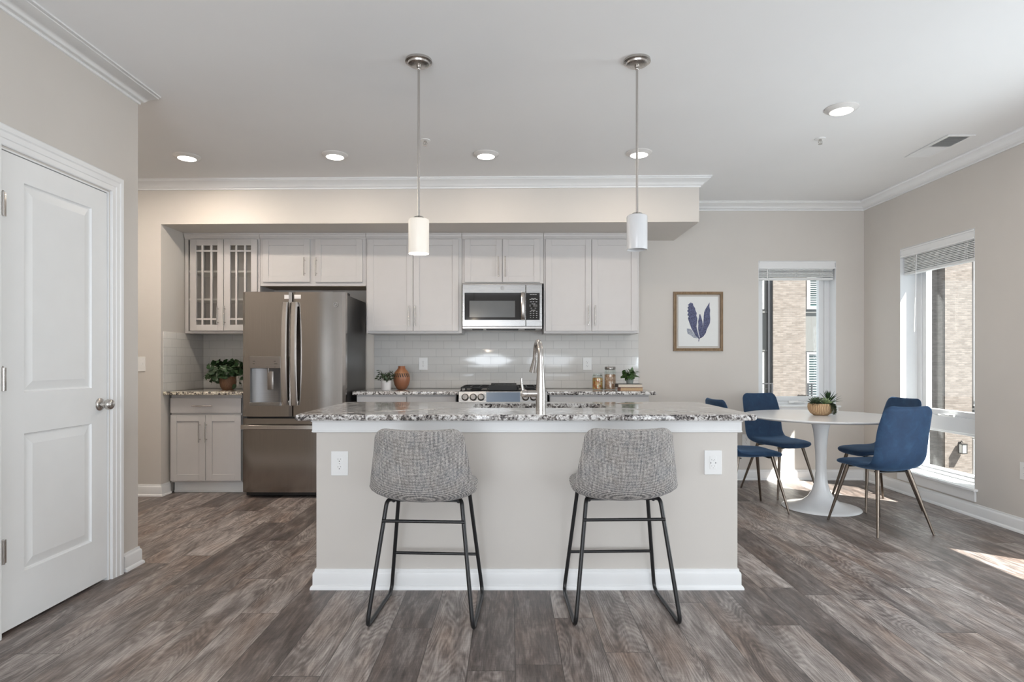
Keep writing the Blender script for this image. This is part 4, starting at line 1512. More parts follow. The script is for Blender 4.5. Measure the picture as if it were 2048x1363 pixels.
def shell(path, width, thick, curve, rad0, rad1, part0=0.0, part1=1.0, N=56):
    """loft a padded shell along a yz path between two arc fractions"""
    pts = spline(path, N)
    L = [0]
    for a, b in zip(pts[:-1], pts[1:]):
        L.append(L[-1] + (b - a).length)
    tot = L[-1]
    rings = []
    extra = []
    for i in range(N + 1):
        extra.append((pts[i], L[i] / tot, L[i]))
    sel = [x for x in extra if part0 - 1e-6 <= x[1] <= part1 + 1e-6]

    def at(frac):
        s = frac * tot
        for i in range(N):
            if L[i + 1] >= s - 1e-9:
                t = (s - L[i]) / (L[i + 1] - L[i])
                return pts[i].lerp(pts[i + 1], t)
        return pts[-1]
    fr_ = sorted(set([part0, part1] + [x[1] for x in sel] + [x for x in (0.002, 0.006, 0.014, 0.026, 0.974, 0.986, 0.994, 0.998) if part0 < x < part1]))
    for f in fr_:
        p = at(f)
        t = (at(min(1, f + 0.01)) - at(max(0, f - 0.01))).normalized()
        w = lerp_table(width, f)
        th = lerp_table(thick, f)
        cv = lerp_table(curve, f)
        s0, s1 = f * tot, (1 - f) * tot
        for s, r in ((s0, rad0), (s1, rad1)):
            if s < r:
                w -= r - math.sqrt(max(0, r * r - (r - s) ** 2))
            if s < 0.018:
                th *= 0.18 + 0.82 * math.sqrt(max(0, 1 - (1 - s / 0.018) ** 2))
        rings.append(super_section(p, t, w, th, cv))
    return rings


STP = [(0.215, 0.588), (0.12, 0.583), (0.0, 0.572), (-0.11, 0.566), (-0.185, 0.588), (-0.220, 0.650), (-0.240, 0.745), (-0.264, 0.879)]
SW = [(0, 0.205), (0.25, 0.226), (0.54, 0.240), (1.0, 0.192)]
STH = [(0, 0.026), (0.4, 0.030), (0.6, 0.024), (1.0, 0.020)]
SCV = [(0, 0.010), (0.3, 0.020), (0.5, 0.036), (0.62, 0.044), (0.8, 0.040), (1.0, 0.030)]


def make_stool(label):
    root = thing('bar_stool', label, 'stool', (0, 0, 0), 'grey tweed stools at the island')
    cut = 0.50
    MB().loft(shell(STP, SW, STH, SCV, 0.09, 0.045, 0.0, cut)).build('seat', 'tweed', root, angle=60)
    MB().loft(shell(STP, SW, STH, SCV, 0.09, 0.045, cut, 1.0)).build('backrest', 'tweed', root, angle=60)
    r = 0.0095
    for s in (-1, 1):
        pts = [(s * 0.150, -0.055, 0.536), (s * 0.170, -0.115, 0.548), (s * 0.234, -0.218, r), (s * 0.232, 0.208, r), (s * 0.172, 0.128, 0.556), (s * 0.150, 0.06, 0.548)]
        MB().tube(fillet(pts, 0.045, 7), r, 12).build('side_frame', 'black_metal', root)
        p0, p1 = Vector(pts[1]), Vector(pts[2])
    MB().cyl((-0.186, -0.140, 0.458), (0.186, -0.140, 0.458), 0.0075, n=12).build('crossbar', 'black_metal', root)
    MB().cyl((-0.209, 0.178, 0.214), (0.209, 0.178, 0.214), 0.0075, n=12).build('footrest', 'black_metal', root)
    mb = MB()
    for s in (-1, 1):
        mb.tube([(s * 0.150, -0.075, 0.535), (s * 0.150, 0.075, 0.547)], r, 10)
    mb.box(-0.155, 0.155, -0.065, -0.035, 0.528, 0.536, 0.002).box(-0.155, 0.155, 0.035, 0.065, 0.538, 0.546, 0.002)
    mb.build('seat_support', 'black_metal', root)
    return root


st = make_stool('grey tweed bar stool with black sled legs, on the refrigerator side of the island')
dup(st, (0.514, 2.858, 0), math.radians(1.9), 'grey tweed bar stool with black sled legs, nearer the blue dining chairs')
st.location = (-0.381, 2.826, 0)
st.rotation_euler = (0, 0, math.radians(-3.2))

# ------------------------------------------------------------------ dining table and chairs
TX, TY = 2.500, 4.825
tb = thing('dining_table', 'round white pedestal dining table with a flared trumpet base', 'table', (TX, TY, 0))
prof = [(0.0, 0.0), (0.290, 0.0), (0.292, 0.003), (0.288, 0.007), (0.25, 0.016), (0.19, 0.030), (0.135, 0.052), (0.095, 0.088), (0.068, 0.135), (0.050, 0.20), (0.042, 0.28), (0.040, 0.36), (0.042, 0.45), (0.048, 0.55), (0.058, 0.63), (0.074, 0.69), (0.092, 0.714), (0.0, 0.714)]
MB().lathe(prof, (TX, TY, 0.0005), 56).build('pedestal', 'table_white', tb, angle=50)
MB().lathe([(0, 0.7145), (0.50, 0.7145), (0.560, 0.722), (0.575, 0.731), (0.576, 0.736), (0.571, 0.741), (0.0, 0.741)], (TX, TY, 0), 96).build('tabletop', 'table_white', tb, angle=30)

CHP = [(0.225, 0.434), (0.17, 0.447), (0.05, 0.449), (-0.08, 0.446), (-0.165, 0.456), (-0.212, 0.512), (-0.232, 0.60), (-0.252, 0.72), (-0.285, 0.872)]
CW = [(0, 0.195), (0.3, 0.208), (0.55, 0.205), (0.8, 0.202), (1.0, 0.186)]
CTK = [(0, 0.022), (0.3, 0.027), (0.55, 0.024), (1.0, 0.017)]
CC = [(0, 0.004), (0.3, 0.010), (0.52, 0.030), (0.75, 0.034), (1.0, 0.022)]


def make_chair(label):
    root = thing('dining_chair', label, 'chair', (0, 0, 0), 'blue velvet chairs round the table')
    cut = 0.47
    MB().loft(shell(CHP, CW, CTK, CC, 0.085, 0.055, 0.0, cut)).build('seat', 'velvet', root, angle=60)
    MB().loft(shell(CHP, CW, CTK, CC, 0.085, 0.055, cut, 1.0)).build('backrest', 'velvet', root, angle=60)
    for sx in (-1, 1):
        for sy in (1, -1):
            tp = (sx * 0.118, 0.150 if sy > 0 else -0.125, 0.432)
            bt = (sx * 0.216, 0.236 if sy > 0 else -0.240, 0.001)
            MB().tube([bt, tp], [0.0075, 0.0145], 16).build('leg', 'leg', root)
    mb = MB()
    mb.box(-0.125, 0.125, 0.12, 0.16, 0.412, 0.420, 0.002).box(-0.125, 0.125, -0.14, -0.10, 0.412, 0.420, 0.002)
    mb.box(-0.02, 0.02, -0.11, 0.13, 0.412, 0.420, 0.002)
    mb.build('under_frame', 'black_metal', root)
    return root


def heading(dx, dy):
    return math.atan2(-dx, dy)


ch = make_chair('blue velvet dining chair nearest the viewer, its back turned to the viewer')
dup(ch, (2.975, 4.895, 0), heading(-0.995, -0.10), 'blue velvet dining chair beside the low right window, behind the nearest chair')
dup(ch, (2.425, 5.415, 0), heading(0.29, -0.95), 'blue velvet dining chair between the table and the back wall window')
dup(ch, (1.900, 4.825, 0), heading(0.995, 0.09), 'blue velvet dining chair half hidden behind the end of the kitchen island')
ch.location = (2.610, 4.2515, 0)
ch.rotation_euler = (0, 0, heading(-0.172, 0.985))


# ------------------------------------------------------------------ lamps and ceiling fittings
def make_pendant(label, x, y, zbot, lit):
    root = thing('pendant_lamp', label, 'pendant lamp', (x, y, CEIL), 'pendant lamps over the island')
    MB().lathe([(0, -0.0005), (0.069, -0.0005), (0.070, -0.012), (0.058, -0.016), (0.055, -0.024), (0.040, -0.030), (0.012, -0.031), (0.012, -0.040), (0, -0.040)], (x, y, CEIL), 36).build('canopy', 'nickel', root, angle=40)
    zt_ = zbot + 0.180
    MB().cyl((x, y, zt_ + 0.012), (x, y, CEIL - 0.038), 0.0062, n=14).sphere((x, y, CEIL - 0.045), 0.010, 12).build('rod', 'nickel', root)
    MB().lathe([(0, 0.016), (0.012, 0.016), (0.026, 0.010), (0.036, 0.001), (0, 0.001)], (x, y, zt_), 28).build('socket_cap', 'nickel', root, angle=40)
    pr = [(0.0, 0.180), (0.046, 0.180), (0.052, 0.176), (0.0535, 0.170), (0.0535, 0.004), (0.052, 0.0), (0.0495, 0.002), (0.0495, 0.172), (0.0, 0.175)]
    MB().lathe(pr, (x, y, zbot), 40).build('shade', 'shade_lit' if lit else 'shade_off', root, angle=40)
    MB().lathe([(0, 0.03), (0.018, 0.036), (0.028, 0.06), (0.026, 0.085), (0.014, 0.11), (0.013, 0.16), (0, 0.16)], (x, y, zbot), 20).build('bulb', 'lens' if lit else 'shade_off', root, angle=60)
    if lit:
        d = bpy.data.lights.new('pendant_glow', 'POINT')
        d.energy = 5
        d.color = (1.0, 0.84, 0.66)
        d.shadow_soft_size = 0.03
        o = bpy.data.objects.new('pendant_glow', d)
        COL.objects.link(o)
        o.location = (x, y, zbot - 0.06)
    return root


PLY = 3.13
make_pendant('lit pendant lamp with glowing white glass cylinder, on the refrigerator side', X_at(837.5, PLY), PLY, Z_at(507, PLY), True)
make_pendant('unlit pendant lamp with plain white glass cylinder, on the window side', X_at(1274, PLY), PLY, Z_at(499.5, PLY), False)

LIGHTS = [((374, 315), 'round recessed downlight closest to the pantry wall, above the corner cabinet', 12.5),
          ((670, 312), 'round recessed downlight above the refrigerator and first tall cabinet', 4.8),
          ((972, 311), 'round recessed downlight between the two pendant rods, above the microwave', 3.9),
          ((1278, 308), 'round recessed downlight behind the unlit pendant lamp rod', 3.9),
          ((1683, 220), 'round recessed downlight above the dining table, apart from the other four', 5.0)]
for (px, py), label, watts in LIGHTS:
    Y = (CEIL - 0.012 - CAM_H) * F_PX / (VPY - py)
    x = X_at(px, Y)
    root = thing('recessed_light', label, 'downlight', (x, Y, CEIL), 'recessed ceiling downlights')
    MB().lathe([(0, -0.0005), (0.096, -0.0005), (0.096, -0.006), (0.090, -0.010), (0.071, -0.022), (0.066, -0.022), (0.064, -0.018), (0, -0.018)], (x, Y, CEIL), 40).build('trim_ring', 'can_trim', root, angle=30)
    MB().lathe([(0, -0.0185), (0.0635, -0.0185), (0.0635, -0.0225), (0.05, -0.024), (0, -0.0245)], (x, Y, CEIL), 36).build('lens', 'lens', root)
    d = bpy.data.lights.new('downlight_beam', 'AREA')
    d.shape = 'DISK'
    d.size = 0.12
    d.energy = watts
    d.color = (1.0, 0.87, 0.74)
    o = bpy.data.objects.new('downlight_beam', d)
    COL.objects.link(o)
    o.location = (x, Y, CEIL - 0.028)

for (px, py), label in (((850.5, 280), 'small fire sprinkler head in the ceiling beside the lit pendant rod'), ((1640.5, 277), 'small fire sprinkler head in the ceiling near the air vent')):
    Y = (CEIL - CAM_H) * F_PX / (VPY - py)
    x = X_at(px, Y)
    root = thing('sprinkler_head', label, 'sprinkler', (x, Y, CEIL), 'ceiling sprinklers')
    MB().lathe([(0, -0.0005), (0.036, -0.0005), (0.034, -0.004), (0.020, -0.006), (0, -0.006)], (x, Y, CEIL), 28).build('escutcheon', 'white_plastic', root)
    mb = MB().cyl((x, Y, CEIL - 0.005), (x, Y, CEIL - 0.016), 0.010)
    for s in (-1, 1):
        mb.tube([(x + s * 0.009, Y, CEIL - 0.014), (x + s * 0.013, Y, CEIL - 0.026), (x + s * 0.003, Y, CEIL - 0.038)], 0.0025, 8)
    mb.cyl((x, Y, CEIL - 0.016), (x, Y, CEIL - 0.036), 0.003)
    mb.build('frame', 'nickel', root)
    MB().lathe([(0, -0.038), (0.014, -0.038), (0.014, -0.040), (0, -0.040)], (x, Y, CEIL), 20).build('deflector', 'nickel', root)

# ceiling air vent
vx0, vx1, vy0, vy1 = 3.03, 3.225, 4.15, 4.61
root = thing('air_vent', 'rectangular white louvered air vent in the ceiling by the right wall', 'vent', ((vx0 + vx1) / 2, (vy0 + vy1) / 2, CEIL))
mb = MB()
fwv = 0.024
zc0, zc1 = CEIL - 0.010, CEIL - 0.0005
mb.box(vx0, vx0 + fwv, vy0, vy1, zc0, zc1, 0.003).box(vx1 - fwv, vx1, vy0, vy1, zc0, zc1, 0.003)
mb.box(vx0 + fwv, vx1 - fwv, vy0, vy0 + fwv, zc0, zc1, 0.003).box(vx0 + fwv, vx1 - fwv, vy1 - fwv, vy1, zc0, zc1, 0.003)
mb.box(vx0 + fwv, vx1 - fwv, (vy0 + vy1) / 2 - 0.006, (vy0 + vy1) / 2 + 0.006, zc0, zc1, 0.001)
mb.build('frame', 'trim', root, smooth=False)
MB().box(vx0 + 0.01, vx1 - 0.01, vy0 + 0.01, vy1 - 0.01, CEIL - 0.0012, CEIL - 0.0004).build('duct_opening', 'cavity', root, smooth=False)
mb = MB()
n_l = 30
for i in range(n_l):
    y = vy0 + fwv + (vy1 - vy0 - 2 * fwv) * (i + 0.5) / n_l
    s = -1 if y > (vy0 + vy1) / 2 else 1
    mb.prism([(y - 0.005 * s, CEIL - 0.0095), (y - 0.004 * s, CEIL - 0.0095), (y + 0.005 * s, CEIL - 0.002), (y + 0.004 * s, CEIL - 0.002)], 'x', vx0 + fwv, vx1 - fwv)
mb.build('louver_grille', 'trim', root, smooth=False)


# ------------------------------------------------------------------ switches and outlets
def outlet(label, c, face, w=0.078, h=0.122, gfci=False):
    """face: '-y' on walls facing the viewer, '-x' on the right wall"""
    root = thing('power_outlet', label, 'outlet', c, 'power outlets')
    x, y, z = c

    def bx(mb, u0, u1, d0, d1, z0, z1, b=0.001):
        if face == '-y':
            mb.box(x + u0, x + u1, y - d1, y - d0, z + z0, z + z1, b)
        else:
            mb.box(x - d1, x - d0, y + u0, y + u1, z + z0, z + z1, b)
        return mb
    pl = bx(MB(), -w / 2, w / 2, 0.0006, 0.006, -h / 2, h / 2, 0.0025).build('plate', 'white_plastic', root, smooth=False)
    if gfci:
        mb = bx(MB(), -0.017, 0.017, 0.006, 0.008, -0.034, 0.034, 0.001)
        rc = mb.build('receptacle', 'white_plastic', root, smooth=False)
        mb = MB()
        mb2 = [(-0.0085, 0.012, 0.0012, 0.006), (0.0065, 0.012, 0.0012, 0.0052), (-0.0085, -0.020, 0.0012, 0.006), (0.0065, -0.020, 0.0012, 0.0052), (-0.001, 0.008, 0.002, 0.003), (-0.001, -0.028, 0.002, 0.003), (-0.014, -0.005, 0.003, 0.008), (0.011, -0.005, 0.003, 0.008)]
        for u, zz, ww, hh in mb2:
            bx(mb, u, u + ww, 0.0078, 0.0084, zz, zz + hh, 0)
        mb.build('slot', 'slot', rc, smooth=False)
    else:
        for zc in (0.0195, -0.0195):
            mb = MB()
            ring = []
            for k in range(24):
                a = 2 * PI * k / 24
                uu, vv = 0.017 * math.cos(a), max(-0.0135, min(0.0135, 0.0165 * math.sin(a)))
                ring.append((uu, zc + vv))
            if face == '-y':
                mb.loft([[(x + u, y - 0.0055, z + v) for u, v in ring], [(x + u, y - 0.0085, z + v) for u, v in ring]])
            else:
                mb.loft([[(x - 0.0055, y + u, z + v) for u, v in ring], [(x - 0.0085, y + u, z + v) for u, v in ring]])
            rc = mb.build('receptacle', 'white_plastic', root, smooth=False)
            mb = MB()
            for u, zz, ww, hh in ((-0.0075, -0.001, 0.0014, 0.0085), (0.006, 0.0005, 0.0014, 0.007), (-0.0022, -0.0095, 0.0044, 0.0045)):
                bx(mb, u, u + ww, 0.0083, 0.0089, zc + zz, zc + zz + hh, 0)
            mb.build('slot', 'slot', rc, smooth=False)
        mb = bx(MB(), -0.0025, 0.0025, 0.006, 0.0068, -0.0025, 0.0025, 0.001)
        mb.build('screw', 'nickel', root)
    return root


outlet('white duplex outlet on the island panel, refrigerator end', (X_at(679.5, IY), IY, Z_at(926, IY)), '-y', 0.088, 0.126)
outlet('white outlet with charging ports on the island panel, window end', (X_at(1425.5, IY), IY, Z_at(924, IY)), '-y', 0.090, 0.126, True)
YT = YB - 0.008
outlet('white duplex outlet on the tiles beside the terracotta vase', (X_at(846.5, YT), YT, Z_at(727, YT)), '-y', 0.088, 0.122)
outlet('white duplex outlet on the tiles above the glass jars', (X_at(1174.5, YT), YT, Z_at(727, YT)), '-y', 0.088, 0.122)
outlet('white duplex outlet low on the back wall behind a blue chair', (X_at(1492, YB), YB, Z_at(880, YB)), '-y', 0.080, 0.120)
outlet('white duplex outlet on the right wall at the edge of the view', (XR, 4.085, 0.425), '-x', 0.080, 0.120)
sx_, sy_ = X_at(280, 5.24), soff_y(-3.23)
root = thing('light_switch', 'white double light switch on the stub wall beside the tiled corner', 'light switch', (sx_, sy_, Z_at(727.5, 5.24)))
mb = MB().box(sx_ - 0.055, sx_ + 0.05, sy_ - 0.0075, sy_ - 0.0015, root.location.z - 0.064, root.location.z + 0.064, 0.003)
mb.build('plate', 'white_plastic', root, smooth=False)
for o_ in (-0.024, 0.022):
    MB().box(sx_ + o_ - 0.006, sx_ + o_ + 0.006, sy_ - 0.0165, sy_ - 0.0074, root.location.z - 0.006, root.location.z + 0.012, 0.002).build('toggle', 'white_plastic', root, smooth=False)

# ------------------------------------------------------------------ picture
PYF = YB - 0.001
px0, px1, pz0, pz1 = X_at(1353, 5.93), X_at(1441, 5.93), Z_at(696, 5.93), Z_at(588.5, 5.93)
pic = thing('picture_frame', 'wood-framed blue seaweed print hanging on the back wall', 'picture', ((px0 + px1) / 2, PYF, pz0))
FP = [(0, 0), (0, -0.024), (-0.006, -0.026), (-0.012, -0.020), (-0.016, -0.022), (-0.026, -0.020), (-0.028, -0.012), (-0.028, 0)]
mb = MB()
mb.sweep([(px0, PYF, pz0), (px1, PYF, pz0), (px1, PYF, pz1), (px0, PYF, pz1)], (0, 1, 0), [(a, b) for a, b in FP], -1, True)
mb.build('frame', 'frame_wood', pic, smooth=False)
MB().box(px0 + 0.02, px1 - 0.02, PYF - 0.009, PYF - 0.003, pz0 + 0.02, pz1 - 0.02).build('print', 'paper', pic, smooth=False)
PP = lambda u, v: (X_at(1330 + u * 130 / 1266, 5.93), Z_at(570 + v * 140 / 1363, 5.93))


def frond(outline, mat, y):
    mb = MB()
    pts = [PP(u, v) for u, v in outline]
    mb.prism(pts, 'y', y, y + 0.0006)
    return mb.build('seaweed_leaf', mat, pic, smooth=False)


y_ = PYF - 0.0098
frond([(660, 1040), (600, 980), (520, 840), (470, 700), (452, 640), (470, 600), (440, 580), (462, 530), (436, 500), (464, 460), (440, 440), (474, 400), (448, 385), (490, 345), (510, 335), (530, 350), (545, 345), (560, 400), (590, 440), (600, 490), (625, 545), (615, 590), (635, 640), (630, 720), (618, 800), (640, 900), (668, 1000)], 'ink', y_)
frond([(690, 1030), (660, 930), (650, 840), (655, 760), (650, 700), (665, 640), (675, 570), (690, 560), (705, 600), (720, 650), (735, 710), (745, 780), (740, 860), (730, 960)], 'ink', y_ - 0.0007)
frond([(690, 1035), (735, 900), (748, 800), (755, 700), (760, 600), (770, 520), (790, 470), (820, 420), (845, 380), (875, 330), (870, 410), (885, 480), (880, 560), (888, 660), (880, 740), (850, 800), (820, 860), (800, 930), (750, 1000)], 'ink', y_ - 0.0002)
frond([(640, 1035), (560, 1020), (500, 970), (450, 945), (430, 890), (432, 840), (480, 845), (530, 870), (560, 930), (620, 1000)], 'ink_pale', y_ - 0.0009)
frond([(655, 1095), (662, 1040), (640, 1020), (665, 1010), (690, 1022), (676, 1050), (668, 1092)], 'ink', y_ - 0.0012)


# ------------------------------------------------------------------ plants and counter things
def bushy(parent, c, R, n, leaf_len, leaf_w, mat, droop=0.3, zscale=0.8, down=0.0, tip=1.6, seed=1, stems=14, mn=0.25):
    r = random.Random(seed)
    c = Vector(c)
    sm = MB()
    lf = MB()
    ends = []
    for i in range(stems):
        a = 2 * PI * i / stems + r.uniform(-0.3, 0.3)
        el = r.uniform(-down, 1.0)
        d = Vector((math.cos(a) * math.cos(el), math.sin(a) * math.cos(el), math.sin(el)))
        rad = R * r.uniform(0.65, 1.0)
        e = c + Vector((d.x * rad, d.y * rad, d.z * rad * zscale + 0.02))
        m = c + Vector((d.x * rad * 0.45, d.y * rad * 0.45, abs(d.z) * rad * 0.6 + R * 0.28))
        pts = [c.lerp(m, t / 3) if t < 3 else m for t in range(4)]
        pts = [c * (1 - t) ** 2 + m * 2 * t * (1 - t) + e * t * t for t in [k / 6 for k in range(7)]]
        sm.tube(pts, [0.0022 - 0.0012 * k / 6 for k in range(7)], 5)
        ends.append(pts)
    for i in range(n):
        pts = ends[i % stems]
        t = r.uniform(mn, 1.0)
        k = min(5, int(t * 6))
        p = pts[k].lerp(pts[k + 1], t * 6 - k)
        d = (pts[k + 1] - pts[k]).normalized()
        side = Vector((r.gauss(0, 1), r.gauss(0, 1), r.gauss(0, 0.7))).normalized()
        dd = (d * 0.5 + side).normalized()
        out = (p - c)
        up = Vector((out.x * 0.7, out.y * 0.7, 0.06 + abs(out.z) * 0.5)) + Vector((r.gauss(0, 0.03), r.gauss(0, 0.03), 0))
        L = leaf_len * r.uniform(0.7, 1.15)
        lf.leaf(p, dd, up, L, leaf_w * L / leaf_len, droop, 0.2, tip)
    lf.build('foliage', mat, parent, angle=180)
    sm.build('stem', 'stem', parent)


# leafy plant in the corner
Yp = 5.62
lx = X_at(456, Yp)
root = thing('potted_plant', 'bushy trailing plant in a brown pot beside the refrigerator', 'plant', (lx, Yp, CT))
MB().lathe([(0, 0.001), (0.048, 0.001), (0.066, 0.03), (0.074, 0.07), (0.070, 0.115), (0.074, 0.122), (0.066, 0.122), (0.062, 0.105), (0, 0.105)], (lx, Yp, CT), 32).build('pot', 'terracotta', root, angle=40)
bushy(root, (lx - 0.005, Yp, CT + 0.128), 0.225, 520, 0.056, 0.044, 'leaf_dark', 0.35, 0.74, 0.88, 1.35, 3, 44, 0.2)

# plant in a white pot
Yw = 5.52
wx = X_at(772.5, Yw)
root = thing('potted_plant', 'small leafy plant in a white pot left of the terracotta vase', 'plant', (wx, Yw, CT))
MB().lathe([(0, 0.001), (0.042, 0.001), (0.044, 0.003), (0.046, 0.088), (0.045, 0.091), (0.042, 0.089), (0.041, 0.078), (0, 0.078)], (wx, Yw, CT), 32).build('pot', 'pot_white', root, angle=40)
bushy(root, (wx - 0.006, Yw, CT + 0.082), 0.112, 190, 0.032, 0.016, 'leaf_grey', 0.2, 0.92, 0.1, 1.3, 11, 26, 0.3)

# vase
Yv = 5.63
vx = X_at(803.3, Yv)
o = MB().lathe([(0, 0.001), (0.032, 0.001), (0.048, 0.014), (0.066, 0.045), (0.077, 0.085), (0.079, 0.115), (0.074, 0.145), (0.060, 0.172), (0.043, 0.190), (0.033, 0.204), (0.032, 0.214), (0.034, 0.222), (0.030, 0.222), (0.027, 0.205), (0.02, 0.19), (0, 0.185)], (0, 0, 0), 40).build('vase', 'vase', angle=50)
o.location = (vx, Yv, CT)
tag(o, 'terracotta vase with a dark leaf band on the back counter', 'vase')


def jar(label, px, Y, w, h, fill, fill_h, lid, lid_h, lid_mat):
    x = X_at(px, Y)
    root = thing('storage_jar', label, 'jar', (x, Y, CT), 'glass jars on the back counter')
    r = w / 2
    MB().lathe([(0, 0.001), (r * 0.93, 0.001), (r, 0.006), (r, h * 0.80), (r * 0.93, h * 0.88), (r * 0.86, h * 0.90), (r * 0.86, h - lid_h + 0.004), (r * 0.82, h - lid_h + 0.004), (r * 0.82, h * 0.89), (r * 0.955, h * 0.79), (r * 0.955, 0.008), (0, 0.006)], (x, Y, CT), 32).build('glass_body', 'jar_glass', root, angle=50)
    rr = random.Random(int(px))
    mb = MB().lathe([(0, 0.0065), (r * 0.93, 0.0065), (r * 0.945, 0.012), (r * 0.945, fill_h), (r * 0.6, fill_h + 0.006), (0, fill_h + 0.003)], (x, Y, CT), 28)
    mb.build('contents', fill, root, angle=50)
    MB().lathe([(0, h - lid_h), (r * 0.9, h - lid_h), (r * 0.92, h - lid_h + 0.003), (r * 0.92, h - 0.003), (r * 0.88, h), (0, h)], (x, Y, CT + 0.001), 32).build('lid', lid_mat, root, angle=40)


jar('short glass jar of coloured dried pasta beside the taller jar', 1195, 5.63, 0.100, 0.155, 'pasta', 0.108, 0.9, 0.026, 'jar_glass')
jar('tall glass jar of shelled nuts with a steel lid', 1220.3, 5.63, 0.110, 0.214, 'nuts', 0.140, 0.9, 0.026, 'steel_dark')

# books
Ybk = 5.42


def book(label, x0, x1, y0, y1, z0, z1, cover, pages):
    root = thing('book', label, 'book', ((x0 + x1) / 2, (y0 + y1) / 2, z0), 'books stacked under the small plant')
    c = 0.0025
    mb = MB()
    mb.box(x0, x1, y0, y1, z0, z0 + c, 0.0006).box(x0, x1, y0, y1, z1 - c, z1, 0.0006).box(x0, x0 + 0.004, y0, y1, z0 + c, z1 - c, 0.0006)
    mb.build('cover', cover, root, smooth=False)
    MB().box(x0 + 0.005, x1 - 0.005, y0 + 0.004, y1 - 0.004, z0 + c, z1 - c).build('pages', pages, root, smooth=False)


bx0, bx1 = X_at(1236, Ybk), X_at(1285, Ybk)
book('lower tan and rose book of the stack on the back counter', bx0 + 0.022, bx1 + 0.006, Ybk - 0.004, Ybk + 0.15, CT + 0.0008, CT + 0.030, 'cover_pink', 'pages_tan')
book('upper dark-covered cream book of the stack on the back counter', bx0, bx1, Ybk, Ybk + 0.155, CT + 0.0312, CT + 0.061, 'cover_dark', 'pages')
Yq = 5.50
qx = X_at(1259.5, Yq)
root = thing('potted_plant', 'small green plant in a grey pot standing on the two books', 'plant', (qx, Yq, CT + 0.0615))
zq = CT + 0.0615
MB().lathe([(0, 0.001), (0.028, 0.001), (0.037, 0.046), (0.0385, 0.050), (0.034, 0.050), (0.032, 0.042), (0, 0.042)], (qx, Yq, zq), 28).build('pot', 'pot_grey', root, angle=40)
bushy(root, (qx - 0.004, Yq, zq + 0.048), 0.074, 62, 0.056, 0.040, 'leaf_mid', 0.25, 0.95, 0.05, 1.4, 21, 14, 0.3)
mb = MB()
mb.leaf((qx + 0.012, Yq, zq + 0.075), (0.16, 0, 1), (0.3, -1, 0.1), 0.082, 0.046, 0.05, 0.15, 1.3)
mb.leaf((qx + 0.02, Yq - 0.01, zq + 0.070), (1, -0.2, -0.05), (0, -0.5, 1), 0.075, 0.026, 0.1, 0.15, 1.2)
mb.build('tall_leaf', 'leaf_mid', root, angle=180)

# table centrepiece
bx, by, bz = X_at(1641, 4.83), 4.83, 0.7415
root = thing('succulent_bowl', 'ribbed wooden bowl of succulents on the white dining table', 'planter', (bx, by, bz))
o = MB().lathe([(0, 0.001), (0.052, 0.001), (0.076, 0.018), (0.092, 0.045), (0.096, 0.070), (0.092, 0.092), (0.088, 0.096), (0.085, 0.092), (0.086, 0.080), (0, 0.080)], (bx, by, bz), 48).build('bowl', 'bowl', root, angle=50)
MB().lathe([(0, 0.0802), (0.084, 0.0802), (0.07, 0.088), (0, 0.090)], (bx, by, bz), 24).build('soil', 'soil', root)


def rosette(c, R, n, mat, name, tilt=(0, 0, 1), lw=0.5, layers=4):
    mb = MB()
    ax = Vector(tilt).normalized()
    u = ax.orthogonal().normalized()
    v = ax.cross(u)
    for L in range(layers):
        el = math.radians(12 + 70 * L / max(1, layers - 1))
        m = max(4, int(n * (1 - 0.17 * L)))
        for k in range(m):
            a = 2 * PI * (k + 0.5 * L) / m
            rad = u * math.cos(a) + v * math.sin(a)
            d = rad * math.cos(el) + ax * math.sin(el)
            up = ax * math.cos(el) - rad * math.sin(el)
            mb.leaf(Vector(c) + rad * R * 0.12, d, up, R * (1 - 0.16 * L), R * lw, -0.25, 0.35, 1.9)
    return mb.build(name, mat, root, angle=180)


rosette((bx + 0.012, by - 0.05, bz + 0.094), 0.056, 9, 'leaf_pale', 'rosette_succulent', (0.1, -0.75, 0.9))
rosette((bx - 0.052, by - 0.03, bz + 0.096), 0.062, 10, 'leaf_grey', 'rosette_succulent', (-0.3, -0.4, 1), 0.45)
rosette((bx - 0.01, by + 0.03, bz + 0.098), 0.06, 9, 'leaf_grey', 'rosette_succulent', (0, -0.1, 1), 0.45)
mb = MB()
rs_ = random.Random(5)
ac = Vector((bx + 0.066, by + 0.005, bz + 0.092))
for i in range(52):
    a = rs_.uniform(0, 2 * PI)
    el = math.radians(rs_.uniform(15, 88))
    d = Vector((math.cos(a) * math.cos(el), math.sin(a) * math.cos(el), math.sin(el)))
    mb.leaf(ac + d * 0.006, d, (0, 0, 1), rs_.uniform(0.080, 0.118), 0.012, 0.06, 0.5, 1.25)
mb.build('spiky_plant', 'leaf_dark', root, angle=180)
mb = MB()
sm = MB()
for i in range(24):
    an = math.radians(rs_.uniform(-72, 12))
    q_ = Vector((math.cos(an), math.sin(an), 0))
    ln = rs_.uniform(0.070, 0.090)
    c0 = Vector((bx, by, bz))
    p0 = c0 + q_ * 0.060 + Vector((0, 0, 0.093))
    p1 = c0 + q_ * rs_.uniform(0.112, 0.122) + Vector((0, 0, rs_.uniform(0.105, 0.125)))
    p2 = c0 + q_ * rs_.uniform(0.104, 0.116) + Vector((0, 0, 0.100 - ln))
    pts = [p0 * (1 - t) ** 2 + p1 * 2 * t * (1 - t) + p2 * t * t for t in [k / 12 for k in range(13)]]
    sm.tube(pts, 0.0012, 5)
    for p in pts[2:]:
        for k in range(3):
            a = rs_.uniform(0, 2 * PI)
            mb.leaf(p, (math.cos(a), math.sin(a) - 0.4, rs_.uniform(-0.3, 0.4)), (0, 0, 1), 0.014, 0.010, 0.1, 0.2, 1.5)
